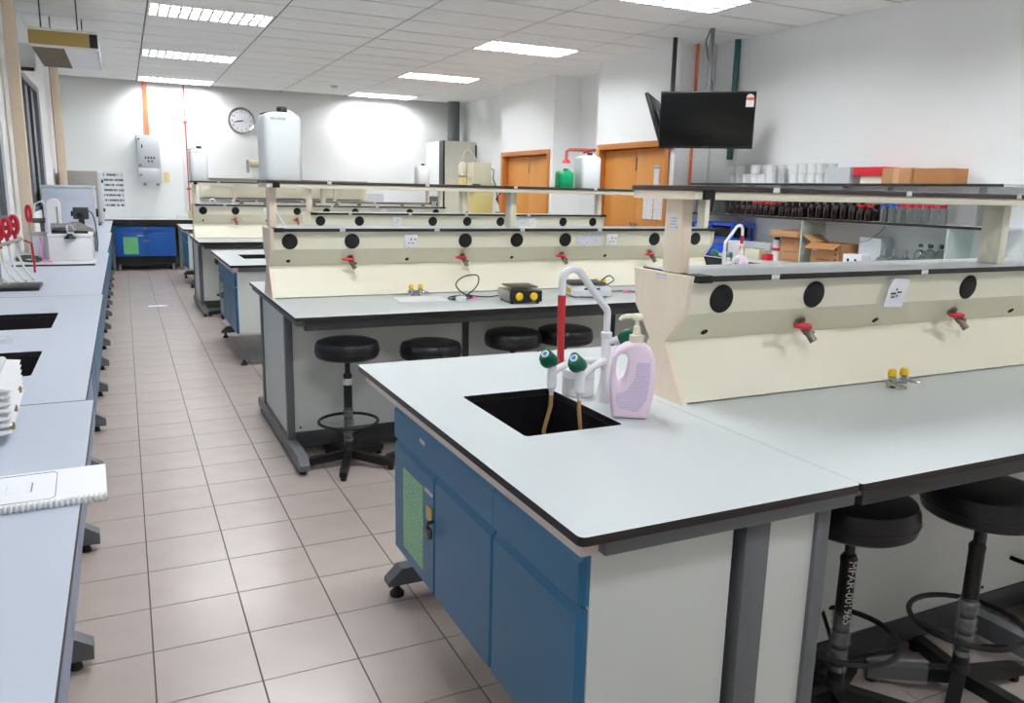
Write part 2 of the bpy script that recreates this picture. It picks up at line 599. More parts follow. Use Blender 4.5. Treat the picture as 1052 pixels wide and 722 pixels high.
# right wall with two door bays
b = MB()
b.box(XR, YF, 0, XR + 0.2, 9.6, ZC + 0.14).box(6.42, 9.6, 0, XR + 0.2, 11.0, ZC + 0.14).box(XR, 11.0, 0, XR + 0.2, YB, ZC + 0.14)
BAYS = [(5.945, 10.98, 12.86), (5.89, 7.87, 9.64)]
for bx, y0, y1 in BAYS:
    d0, d1 = y0 + 0.09, y1 - 0.04
    b.box(bx, y0, 0, XR + 0.01, d0, ZC + 0.14).box(bx, d1, 0, XR + 0.01, y1, ZC + 0.14).box(bx, d0, 2.13, XR + 0.01, d1, ZC + 0.14)
struct('wall_right', b, 'wall')
for n, (bx, y0, y1) in enumerate(BAYS):
    d0, d1 = y0 + 0.09, y1 - 0.04
    dr = tag(thing('door_%d' % (n + 1), ('orange wood double door in the far wall bay', 'orange wood double door behind the television with pinned notices')[n], 'door', (bx, d0, 0)), kind='structure')
    L = d1 - d0
    MB().box(-0.02, 0, 0, 0.14, 0.07, 2.13, bev=0.004).box(-0.02, L - 0.07, 0, 0.14, L, 2.13, bev=0.004).box(-0.02, 0.07, 2.06, 0.14, L - 0.07, 2.13, bev=0.004).build('door_frame', 'frame', dr)
    h = L / 2
    for k, (a0, a1) in enumerate(((0.075, h - 0.002), (h + 0.002, L - 0.075))):
        lf = MB().box(0.09, a0, 0.01, 0.13, a1, 2.05, bev=0.003).build('door_leaf', 'door', dr)
        hy = a1 - 0.06 if k == 0 else a0 + 0.06
        MB().box(0.05, hy - 0.012, 0.98, 0.09, hy + 0.012, 1.12, bev=0.004).build('door_handle', 'steel', lf)
    MB().box(0.082, h - 0.012, 1.78, 0.09, h + 0.012, 1.95).build('flush_bolt', 'dsteel', dr)
    if n == 1:
        def yy(v):
            return v - d0
        s = place(MB().box(0, -0.055, -0.12, 0.003, 0.055, 0.12).mesh('notice', 'printy'), 'notice', dr, (0.083, yy(8.33), 1.715))
        MB().box(-0.002, -0.05, 0.085, 0, 0.05, 0.105).build('notice_heading', 'knobcap', s)
        for yv in (8.475, 8.25):
            place(MB().box(0, -0.105, -0.145, 0.003, 0.105, 0.145).mesh('notice', 'printy'), 'notice', dr, (0.083, yy(yv), 1.325))

# ------------------------------------------------------------------ ceiling lamps
def lamp_proto():
    t = thing('ceiling_light', 'x', 'ceiling light', group='louvred fluorescent ceiling lights')
    W, D = 0.6, 0.296
    b = MB()
    b.box(-W, -D, 0.0, W, -D + 0.02, 0.012).box(-W, D - 0.02, 0, W, D, 0.012).box(-W, -D, 0, -W + 0.02, D, 0.012).box(W - 0.02, -D, 0, W, D, 0.012)
    b.build('frame', 'reflector', t)
    b = MB()
    b.box(-W, -D, 0.06, W, D, 0.066).box(-W, -D, 0.01, W, -D + 0.006, 0.06).box(-W, D - 0.006, 0.01, W, D, 0.06).box(-W, -D, 0.01, -W + 0.006, D, 0.06).box(W - 0.006, -D, 0.01, W, D, 0.06)
    b.build('reflector_tray', 'reflector', t)
    tm = MB().lathe([(0.013, -0.56), (0.013, 0.56)], (0, 0, 0), 10, 'x').mesh('fluorescent_tube', 'tubelight')
    for y in (-0.19, 0.0, 0.19):
        place(tm, 'fluorescent_tube', t, (0, y, 0.042))
    lm = MB().prism([(-0.014, 0.001), (0.014, 0.001), (0.004, 0.024), (-0.004, 0.024)], 'y', -D + 0.02, D - 0.02).mesh('louvre_blade', 'reflector')
    for k in range(11):
        place(lm, 'louvre_blade', t, (-0.5 + 0.1 * k, 0, 0))
    lm2 = MB().prism([(-0.024, 0.0015), (0.024, 0.0015), (0.004, 0.026), (-0.004, 0.026)], 'x', -W + 0.02, W - 0.02).mesh('louvre_rail', 'reflector')
    for y in (-0.095, 0.095):
        place(lm2, 'louvre_rail', t, (0, y, 0))
    return t


lp = lamp_proto()
lamp_unlit_tube = MB().lathe([(0.013, -0.56), (0.013, 0.56)], (0, 0, 0), 10, 'x').mesh('fluorescent_tube', 'whitep')
first = True
ordn = ['nearest', 'second', 'third', 'fourth', 'fifth', 'farthest']
for ci, side in ((1, 'left'), (4, 'right')):
    for k, r in enumerate(LIGHT_ROWS):
        y = 8.97 + 0.61 * r + 0.305
        loc = ((GX[ci] + GX[ci + 1]) / 2, y, ZC)
        lab = 'louvred fluorescent ceiling light in the %s row, %s along the room' % (side, ordn[k])
        if first:
            lp.location = loc
            lp['label'] = lab
            first = False
        else:
            lm_d = dup(lp, loc, 0, lab)

for ch in [c for c in lp.children if c.name.startswith('fluorescent_tube')][:1]:
    ch.data = lamp_unlit_tube             # one tube of the unseen nearest left lamp kept unlit to dim the foreground

tag(MB().lathe([(0.06, 0), (0.06, -0.015), (0.045, -0.04), (0.0, -0.045)], (3.415, 14.3, ZC), 16).build('smoke_detector', 'lightgrey'), 'small round smoke detector on the far ceiling', 'smoke detector')

# ------------------------------------------------------------------ islands
ZT = 0.85
ISL = [1.22, 4.005, 6.82, 9.6, 12.38]
NTH = ['nearest', 'second', 'third', 'fourth', 'farthest']
SX0, SX1 = 0.755, 1.511              # sink module at the aisle end
XS_A, XE_A = 1.545, 4.76             # spine of islands with the sink at the aisle
XS_B, XE_B = 0.752, 3.95             # spine of islands with the sink at the wall end
DEP = 1.64
YCO = 0.872


def foot_mesh(L, wdt=0.05):
    """a steel foot bar running along +y with chamfered ends"""
    return [(0, 0.03), (0.0, 0.06), (0.05, 0.1), (L - 0.05, 0.1), (L, 0.06), (L, 0.03)]


def lab_bench(i, x0, x1, y0):
    t = thing('lab_bench', '%s island worktop bench with white top and grey steel legs' % NTH[i], 'lab bench', (x0, y0, 0), group='island benches')
    L = x1 - x0
    plate(rrect(0, 0, L, DEP, 0.006), [], ZT - 0.018, ZT, ('top', 'core'), 'worktop', t)
    for y, dy in ((0.035, 0.04), (DEP - 0.075, 0.04)):
        MB().box(0.05, y, 0.775, L - 0.03, y + dy, ZT - 0.018, bev=0.004).build('front_beam' if y < 1 else 'rear_beam', 'dgrey', t)
    MB().box(0.012, 0.04, 0.8, 0.052, DEP - 0.04, ZT - 0.018, bev=0.003).build('end_beam', 'grey', t)
    MB().box(L - 0.04, 0.04, 0.79, L, DEP - 0.04, ZT - 0.018, bev=0.003).build('end_beam', 'grey', t)
    ya, yb = 0.375, DEP - 0.42
    nb = 3
    for k in range(nb + 1):
        x = 0.03 + (L - 0.07) * k / nb
        for y in (ya, yb):
            MB().box(x - 0.02, y, 0.1, x + 0.02, y + 0.045, 0.8, bev=0.003).build('post', 'dgrey' if k else 'grey', t)
        ft = MB().prism([(p[0] + 0.03, p[1]) for p in foot_mesh(DEP - 0.2)], 'x', x - 0.027, x + 0.027).build('foot', 'grey', t)
        for yy in (0.09, DEP - 0.23):
            MB().cyl((x, yy, 0), 0.02, 0.032, 12).build('levelling_pad', 'black', ft)
        if k < nb:
            xa, xb = x + 0.02, 0.03 + (L - 0.07) * (k + 1) / nb - 0.02
            MB().box(xa, ya + 0.012, 0.14, xb, ya + 0.03, 0.8).build('knee_panel', 'panel', t)
            MB().box(xa, ya + 0.004, 0.05, xb, ya + 0.04, 0.14, bev=0.003).build('bottom_rail', 'dgrey', t)
            MB().box(xa, yb + 0.012, 0.14, xb, yb + 0.03, 0.8).build('knee_panel', 'panel', t)
            MB().cyl((xa + 0.03, ya + 0.013, 0.165), 0.006, -0.004, 8, 'y').build('screw_cap', 'black', t)
    MB().box(0.022, ya + 0.045, 0.11, 0.036, yb, 0.8).build('end_panel', 'panel', t)
    MB().box(L - 0.05, ya + 0.045, 0.11, L - 0.036, yb, 0.8).build('end_panel', 'panel', t)
    return t


sock_cache = {}


def socket_mesh():
    if 's' not in sock_cache:
        b = MB()
        b.box(-0.043, -0.012, -0.043, 0.043, 0, 0.043, 0, bev=0.004)
        for x, z, wx, wz in ((-0.0, 0.012, 0.003, 0.007), (-0.012, -0.012, 0.006, 0.0025), (0.012, -0.012, 0.006, 0.0025), (0.026, 0.012, 0.004, 0.004)):
            b.box(x - wx, -0.0135, z - wz, x + wx, -0.0118, z + wz, 1)
        sock_cache['s'] = b.mesh('socket', ['whitep', 'black'])
    return sock_cache['s']


def tap_meshes():
    if 't' not in sock_cache:
        b = MB()
        b.lathe([(0.02, 0), (0.02, 0.006), (0.011, 0.01), (0.011, 0.03)], (0, 0, 0), 14)
        b.tube([(0, 0, 0.028), (0, 0.0, 0.05), (0.004, 0.002, 0.06)], 0.013, 10)
        b.tube([(0.004, 0.0, 0.055), (0.012, -0.006, 0.085)], [0.012, 0.014], 10)
        b.tube([(0, 0, 0.045), (0.03, 0, 0.05)], 0.007, 8)
        sock_cache['t'] = b.mesh('needle_tap', 'dsteel')
        l = MB()
        l.tube([(0.014, 0.014, 0.036), (-0.012, 0.017, 0.036), (-0.052, 0.015, 0.03), (-0.058, 0.015, 0.029)], [0.01, 0.012, 0.007, 0.003], 8)
        sock_cache['l'] = l.mesh('lever', 'red')
    return sock_cache['t'], sock_cache['l']


def service_spine(i, x0, x1, yc, off, pitch, socks, notes=(), cards=()):
    lab = NTH[i]
    t = thing('service_spine', 'cream service spine with black round ports on the %s island' % lab, 'service duct', (x0, yc, ZT), group='service spines')
    L = x1 - x0
    H = lambda z: z - ZT
    prof = [(-0.157, 0), (-0.152, 0.006), (-0.041, H(1.035)), (-0.131, H(1.137)), (-0.146, H(1.24)), (-0.15, H(1.255)), (0.15, H(1.255)), (0.146, H(1.24)), (0.131, H(1.137)), (0.041, H(1.035)), (0.152, 0.006), (0.157, 0)]
    e = 0.018
    MB().prism(prof, 'x', 0, e).build('end_panel', 'maple', t)
    MB().prism(prof, 'x', L - e, L).build('end_panel', 'maple', t)
    mods = 4
    for sgn, side in ((-1, 'near'), (1, 'far')):
        def face(p, q, name, th=0.012, lo=e, hi=L - e):
            (ya, za), (yb, zb) = p, q
            d = Vector((0, yb - ya, zb - za)).normalized()
            nn = Vector((0, d.z, -d.y))
            if nn.y * sgn > 0:
                nn = -nn
            poly = [(sgn * 0 + ya, za), (yb, zb), (yb + nn.y * th, zb + nn.z * th), (ya + nn.y * th, za + nn.z * th)]
            return MB().prism(poly, 'x', lo, hi).build(name, 'cream', t)
        face((sgn * 0.15, 0.007), (sgn * 0.038, H(1.036)), 'lower_panel')
        face((sgn * 0.038, H(1.036)), (sgn * 0.124, H(1.134)), 'undercut_panel')
        face((sgn * 0.126, H(1.134)), (sgn * 0.138, H(1.238)), 'upper_band')
    dk = MB().box(0.045, -0.162, H(1.238), L - 0.0, 0.162, H(1.256)).mesh('deck', ['top', 'core'])
    for p in dk.polygons:
        p.material_index = 0 if p.normal.z > 0.5 else 1
    place(dk, 'deck', t)
    MB().box(0.022, -0.166, H(1.235), 0.075, -0.1, H(1.2575)).build('corner_cap', 'black', t)
    MB().box(L - 0.05, -0.166, H(1.235), L + 0.003, -0.1, H(1.2575)).build('corner_cap', 'black', t)
    # near face fittings
    zt_, yt_ = H(1.18), -0.1315
    tilt = math.atan2(0.012, 0.104)
    pm_ = sock_cache.setdefault('port', MB().lathe([(0.0455, 0.0), (0.0455, -0.003), (0.043, -0.0045), (0.0, -0.0035)], (0, 0, 0), 28, 'y').mesh('port', 'blackm'))
    hm_ = sock_cache.setdefault('hole', MB().lathe([(0.0125, 0.0), (0.0125, -0.002), (0, -0.002)], (0, 0, 0), 14, 'y').mesh('hole_plug', 'blackm'))
    tm_, lm_ = tap_meshes()
    u_ang = math.atan2(0.086, 0.098)
    n = int((L - 0.05 - off) / pitch) + 1
    for k in range(n):
        x = off + pitch * k
        if k in socks:
            s = place(socket_mesh(), 'socket', t, (x, yt_ - 0.001, zt_), (tilt, 0, 0))
        else:
            place(pm_, 'port', t, (x, yt_, zt_), (tilt, 0, 0))
        # undercut panel: point at z 1.06
        zz = H(1.062)
        yy = -(0.038 + (1.062 - 1.036) / 0.098 * 0.086)
        if k % 2 == 0:
            place(hm_, 'hole_plug', t, (x, yy, zz), (u_ang, 0, 0))
        else:
            tp = place(tm_, 'needle_tap', t, (x, yy - 0.02, zz + 0.018), (PI / 2 + u_ang, 0, 0))
            tp.rotation_euler = (PI - (PI / 2 - u_ang), 0, 0)
            place(lm_, 'lever', tp)
    lbl = sock_cache.setdefault('lbl', MB().box(-0.016, -0.002, -0.008, 0.016, 0, 0.008).mesh('edge_label', 'label'))
    for k in range(4):
        place(lbl, 'edge_label', t, (0.33 + 0.62 * k + 0.11 * ((i * 7 + k * 3) % 4) / 4, -0.162, H(1.247)))
    for x, wdt, hgt in notes:
        place(MB().box(-wdt / 2, -0.0015, -hgt / 2, wdt / 2, 0, hgt / 2).mesh('notice', 'printx'), 'notice', t, (x, yt_, zt_), (tilt, 0, 0))
    MB().box(-0.001, -0.03, H(1.236), 0.0, 0.02, H(1.25)).build('end_label', 'labely', t)
    return t


def reagent_shelf(i, x0, x1, yc):
    t = thing('reagent_shelf', 'raised shelf on cream posts above the %s island spine' % NTH[i], 'shelf', (x0, yc, 1.258), group='raised shelves over the islands')
    L = x1 - x0
    z0 = 1.51 - 1.258
    bd = MB().box(-0.015, -0.165, z0, L + 0.01, 0.165, z0 + 0.016, bev=0.002).mesh('board', ['shelftop'])
    place(bd, 'board', t)
    MB().box(-0.01, -0.158, z0 - 0.025, L, -0.118, z0, bev=0.002).build('rail', 'cream', t)
    MB().box(-0.01, 0.118, z0 - 0.025, L, 0.158, z0, bev=0.002).build('rail', 'cream', t)
    MB().box(-0.012, -0.155, z0 - 0.025, 0.008, 0.155, z0).build('end_rail', 'maple', t)
    MB().box(0.02, -0.167, z0 - 0.025, 0.06, -0.1, z0 + 0.004).build('corner_cap', 'black', t)
    for x in (0.008, L * 0.5 - 0.05, L - 0.05):
        p = MB()
        p.box(x, -0.08, 0, x + 0.042, 0.005, z0, bev=0.003)
        p.build('post', 'maple' if x < 0.1 else 'cream', t)
    lbl = sock_cache.setdefault('lbl2', MB().box(-0.012, -0.002, -0.008, 0.012, 0, 0.008).mesh('edge_label', 'label'))
    for k in range(5):
        place(lbl, 'edge_label', t, (0.3 + 0.6 * k + 0.04 * ((i + k * 3) % 3), -0.165, z0 + 0.008))
    if i == 0:
        MB().box(0.006, -0.06, 0.135, 0.008, -0.025, 0.175).build('socket_label', 'labely', t)
    return t


def sink_unit(i, x0, x1, y0, aisle=True):
    """cabinet fronts face the aisle (-x) or, for the wall end, +x"""
    where = 'aisle end of the %s island' % NTH[i] if aisle else 'wall end of the %s island' % NTH[i]
    W = x1 - x0
    t = thing('sink_worktop', 'white sink worktop with black rim at the %s' % where, 'worktop', (x0, y0, 0), group='sink worktops')
    sx0, sx1, sy0, sy1 = 0.19, 0.502, 0.615, 1.07
    if not aisle:
        sx0, sx1 = W - 0.55, W - 0.2
    hole = rrect(sx0, sy0, sx1, sy1, 0.012)
    plate(rrect(0, 0, W - 0.001, DEP, 0.016), [hole[::-1]], ZT - 0.02, ZT, ('top', 'core'), 'slab', t)
    sk = MB()
    d = 0.2
    g = 0.004
    a0, a1, c0, c1 = sx0 - g, sx1 + g, sy0 - g, sy1 + g
    zt2, zb2 = ZT - 0.004, ZT - d
    sk.box(a0 - 0.015, c0 - 0.015, zb2 - 0.012, a1 + 0.015, c1 + 0.015, zb2)
    sk.box(a0 - 0.015, c0 - 0.015, zb2, sx0 + 0.001, c1 + 0.015, ZT - 0.021).box(sx1 - 0.001, c0 - 0.015, zb2, a1 + 0.015, c1 + 0.015, ZT - 0.021)
    sk.box(sx0, c0 - 0.015, zb2, sx1, sy0 + 0.001, ZT - 0.021).box(sx0, sy1 - 0.001, zb2, sx1, c1 + 0.015, ZT - 0.021)
    bs = sk.build('sink_basin', 'epoxy', t)
    MB().lathe([(0.03, 0.002), (0.03, 0.006), (0.018, 0.004), (0, 0.003)], ((sx0 + sx1) / 2, (sy0 + sy1) / 2, zb2), 16).build('drain', 'dsteel', bs)

    c = thing('sink_cabinet', 'blue fronted sink cabinet at the %s' % where, 'cabinet', (x0, y0, 0), group='blue sink cabinets')
    fx = 0.035                       # front plane
    s = 1 if aisle else -1
    X = (lambda v: v) if aisle else (lambda v: W - v)

    def bx(b, xa, ya, za, xb, yb, zb, **k):
        return b.box(X(xa), ya, za, X(xb), yb, zb, **k)
    ya, yb = 0.045, 1.3
    bx(MB(), fx + 0.02, ya, 0.28, 0.42, ya + 0.016, 0.812).build('side_panel', 'panel', c)
    bx(MB(), fx + 0.02, yb - 0.016, 0.28, 0.42, yb, 0.812).build('side_panel', 'panel', c)
    bx(MB(), fx + 0.02, ya + 0.016, 0.28, 0.42, yb - 0.016, 0.296).build('bottom_panel', 'panel', c)
    bx(MB(), 0.405, ya + 0.016, 0.296, 0.42, yb - 0.016, 0.6).build('back_panel', 'panel', c)
    bx(MB(), fx - 0.012, ya - 0.01, 0.79, fx + 0.03, DEP - 0.03, ZT - 0.0205, bev=0.002).build('top_rail', 'strip', c)
    bx(MB(), fx + 0.03, 0.012, 0.795, W - 0.005, 0.05, ZT - 0.0205, bev=0.002).build('end_beam', 'grey', c)

    def front(y0_, y1_, z0_, z1_, name, sc=0.6):
        # front with a chamfered upper edge and chamfered side
        ch = 0.02
        b = MB()
        ol = [(y0_, z0_), (y1_, z0_), (y1_, z1_), (y0_, z1_)]
        il = [(y0_ + ch * sc, z0_), (y1_ - 0.002, z0_), (y1_ - 0.002, z1_ - ch), (y0_ + ch * sc, z1_ - ch)]
        back, mid, frt = fx + 0.022, fx + 0.012, fx
        A = [b.v((X(back), p[0], p[1])) for p in ol]
        B = [b.v((X(mid), p[0], p[1])) for p in ol]
        Cc = [b.v((X(frt), p[0], p[1])) for p in il]
        b.f(A)
        b.f(Cc)
        for k in range(4):
            b.f([A[k], A[(k + 1) % 4], B[(k + 1) % 4], B[k]])
            b.f([B[k], B[(k + 1) % 4], Cc[(k + 1) % 4], Cc[k]])
        return b.build(name, 'blue', c, ang=0.2)
    front(ya + 0.003, 0.4795, 0.672, 0.784, 'drawer_front')
    d2 = front(0.48, yb - 0.003, 0.672, 0.784, 'drawer_front', 0.03)
    bx(MB(), fx - 0.0015, 0.985, 0.728, fx, 1.03, 0.742).build('label', 'labely', d2)
    ye = [ya + 0.003, 0.478, 0.898, yb - 0.003]
    for k in range(3):
        dd = front(ye[k] + 0.002, ye[k + 1] - 0.002, 0.275, 0.662, 'door')
        if k == 2:
            bx(MB(), fx - 0.0015, 1.0, 0.31, fx, 1.2, 0.592).build('paper_notice', 'paperg', dd)
            bx(MB(), fx - 0.0015, 0.918, 0.585, fx, 0.985, 0.598).build('label', 'labely', dd)
            bx(MB(), fx - 0.004, 0.915, 0.505, fx, 0.965, 0.55).build('lock_plate', 'brass', dd)
            lk = MB()
            lk.tube([(X(fx - 0.004), 0.905, 0.515), (X(fx - 0.022), 0.9, 0.515), (X(fx - 0.026), 0.895, 0.505), (X(fx - 0.022), 0.89, 0.495)], 0.006, 8)
            bx(lk, fx - 0.028, 0.88, 0.47, fx - 0.012, 0.912, 0.5, bev=0.004)
            lk.build('padlock', 'dsteel', dd)
    # steel frame: two posts with white infill on the near end, feet running across
    for (py0, py1) in ((0.03, 0.075), (DEP - 0.1, DEP - 0.055)):
        for xa, xb in ((0.445, 0.515), (0.66, 0.7)):
            bx(MB(), xa, py0, 0.1, xb, py1, 0.797, bev=0.003).build('post', 'grey', c)
        bx(MB(), 0.515, py0 + 0.012, 0.11, 0.66, py0 + 0.026, 0.797).build('end_infill', 'panel', c)
    for yy in (0.09, 1.44):
        fb = MB()
        p = [(X(0.045), 0.05), (X(0.045), 0.068), (X(0.095), 0.115), (X(0.7), 0.115), (X(0.7), 0.05)]
        fb.prism(p if aisle else p[::-1], 'y', yy - 0.03, yy + 0.03)
        ft = fb.build('foot', 'grey', c)
        for xx in (0.085, 0.66):
            MB().lathe([(0.028, 0), (0.028, 0.012), (0.012, 0.03), (0.012, 0.055)], (X(xx), yy, 0), 12).build('levelling_pad', 'black', ft)
    return t, c


def lab_faucet(i, loc, rz=0.0, where=''):
    t = thing('lab_faucet', 'white swan neck lab tap %s' % where, 'tap', loc, rz, group='white lab taps with green knobs')
    b = MB()
    b.lathe([(0.028, 0), (0.024, 0.02), (0.017, 0.06), (0.0145, 0.08), (0.0145, 0.205), (0.018, 0.208), (0.018, 0.222), (0.0125, 0.225)], (0, 0, 0), 18)
    b.build('column', 'whitec', t)
    pts = [(0, 0, 0.215), (0, 0, 0.28)] + arc((-0.03, 0.28), 0.03, 0, PI * 0.28, 4, 'xz')
    R = 0.036
    top = (-0.128, 0.386)
    pts += [(top[0] + R * math.cos(a), 0, top[1] + R * math.sin(a)) for a in [PI * 0.28 + k * (PI * 0.72) / 10 for k in range(11)]]
    pts += [(top[0] - R, 0, 0.335)]
    MB().tube(pts, 0.0115, 12).build('spout', 'whitec', t)
    MB().tube([(-0.164, 0, 0.345), (-0.164, 0, 0.336), (-0.163, 0.001, 0.25), (-0.161, 0, 0.13)], [0.0128, 0.0128, 0.0118, 0.011], 12).build('red_tube', 'redtube', t)
    for k, (tx, ty) in enumerate(((-0.232, -0.077), (-0.183, -0.157), (0.0, -0.02))):
        if k < 2:
            mid = (tx * 0.5 - 0.0, ty * 0.5 + (0.05 if k == 0 else -0.015))
            path = []
            for q in range(9):
                u = q / 8
                x = (1 - u) ** 2 * 0 + 2 * u * (1 - u) * mid[0] + u * u * tx
                y = (1 - u) ** 2 * 0 + 2 * u * (1 - u) * mid[1] + u * u * ty
                path.append((x, y, 0.128 + 0.012 * math.sin(u * PI)))
            arm = MB()
            arm.tube(path, 0.011, 10)
            arm.tube([(tx, ty, 0.085), (tx, ty, 0.165)], 0.0145, 12)
            arm.lathe([(0.006, 0), (0.008, 0.015), (0.012, 0.022), (0.014, 0.03)], (tx, ty, 0.06), 12)
            a = arm.build('outlet_arm', 'whitec', t)
            base, dirv = Vector((tx, ty, 0.155)), Vector((-0.62, -0.38, 0.62)).normalized()
            # outlet tube hanging into the basin
            bend = 0.02 if k == 0 else -0.012
            MB().tube([(tx, ty, 0.07), (tx, ty, 0.03), (tx - bend, ty + 0.004, -0.05), (tx + bend * 0.4, ty + 0.01, -0.15)], 0.0062, 8).build('tan_tube', 'tan', a)
        else:
            arm = MB()
            arm.tube([(0, 0, 0.19), (0.02, -0.02, 0.2), (0.032, -0.03, 0.205)], 0.011, 10)
            a = arm.build('valve_stub', 'whitec', t)
            base, dirv = Vector((0.03, -0.03, 0.2)), Vector((0.5, -0.45, 0.35)).normalized()
        Mk = Matrix.Translation(base) @ dirv.to_track_quat('Z', 'Y').to_matrix().to_4x4()
        kb = MB(Mk)
        n = 6
        prof = [(0.014, 0), (0.022, 0.012), (0.025, 0.03), (0.021, 0.05), (0.017, 0.056)]
        rings = []
        for r, h in prof:
            rings.append([kb.v(((r * (1.0 + 0.16 * math.cos(3 * 2 * PI * q / 24))) * math.cos(2 * PI * q / 24), (r * (1.0 + 0.16 * math.cos(3 * 2 * PI * q / 24))) * math.sin(2 * PI * q / 24), h)) for q in range(24)])
        for ra, rb in zip(rings, rings[1:]):
            for q in range(24):
                kb.f([ra[q], ra[(q + 1) % 24], rb[(q + 1) % 24], rb[q]])
        kb.f(rings[0][::-1])
        kb.f(rings[-1])
        kn = kb.build('knob', 'knob', t)
        MB(Mk).lathe([(0.0115, 0.056), (0.0115, 0.0575), (0.0, 0.0585)], (0, 0, 0), 14).build('index_cap', ['whitep'], kn)
        MB(Mk).lathe([(0.007, 0.0578), (0.007, 0.0592), (0.0, 0.0597)], (0, 0, 0), 12).build('index_dot', ['knobcap'], kn)
    return t


PITCH = [(0.126, 0.394), (0.11, 0.3655), (0.11, 0.37), (0.11, 0.37), (0.11, 0.37)]
NOTES = {1: [(2.128, 0.195, 0.085)], 3: [(2.5, 0.2, 0.08)], 2: [(2.15, 0.2, 0.08)], 4: [(1.9, 0.2, 0.08)]}
for i, y0 in enumerate(ISL):
    odd = i % 2 == 0
    x0, x1 = (SX1, XE_A) if odd else (XS_B - 0.008, XE_B)
    lab_bench(i, x0, x1, y0)
    xs, xe = (XS_A, XE_A) if odd else (XS_B, XE_B)
    service_spine(i, xs, xe, y0 + YCO, PITCH[i][0] - (0 if i else -0.016), PITCH[i][1], (2, 6) if i else (2, 6), NOTES.get(i, ()))
    reagent_shelf(i, xs, xe, y0 + YCO)
    if odd:
        sink_unit(i, SX0, SX1, y0, True)
        lab_faucet(i, (1.342, y0 + 0.857, ZT), 0 if i == 0 else 0.6, 'at the aisle end of the %s island' % NTH[i])
    else:
        sink_unit(i, XE_B + 0.001, XE_B + 0.76, y0, False)
        lab_faucet(i, (4.157, y0 + 0.845, ZT), PI, 'at the wall end of the %s island' % NTH[i])


# ------------------------------------------------------------------ gas cocks
def gas_cock(loc, label):
    t = thing('gas_cock', label, 'gas tap', loc, group='double gas taps with yellow knobs')
    MB().lathe([(0.034, 0), (0.034, 0.004), (0.026, 0.007), (0.02, 0.01), (0.02, 0.02)], (0, 0, 0), 20).build('base', 'chrome', t)
    b = MB()
    b.tube([(-0.052, 0, 0.024), (0.052, 0, 0.024)], 0.008, 10)
    b.cyl((-0.03, 0, 0.012), 0.014, 0.03, 14)
    b.cyl((0.03, 0, 0.012), 0.014, 0.03, 14)
    b.tube([(0.045, 0, 0.024), (0.06, -0.01, 0.02), (0.075, -0.03, 0.018)], [0.007, 0.006, 0.004], 8)
    b.tube([(-0.045, 0, 0.024), (-0.05, -0.02, 0.02), (-0.052, -0.045, 0.018)], [0.007, 0.006, 0.004], 8)
    b.build('body', 'chrome', t)
    for x in (-0.03, 0.03):
        k = MB()
        k.lathe([(0.011, 0), (0.016, 0.004), (0.014, 0.022), (0.011, 0.026)], (x, 0, 0.042), 8)
        k.build('knob', 'yellow', t)
    return t


gas_cock((2.42, 1.865, ZT), 'double gas tap with yellow knobs on the nearest island bench')
gas_cock((1.60, 4.665, ZT), 'double gas tap with yellow knobs on the second island, near the paper')
gas_cock((2.93, 4.665, ZT), 'double gas tap with yellow knobs behind the white weighing scale')


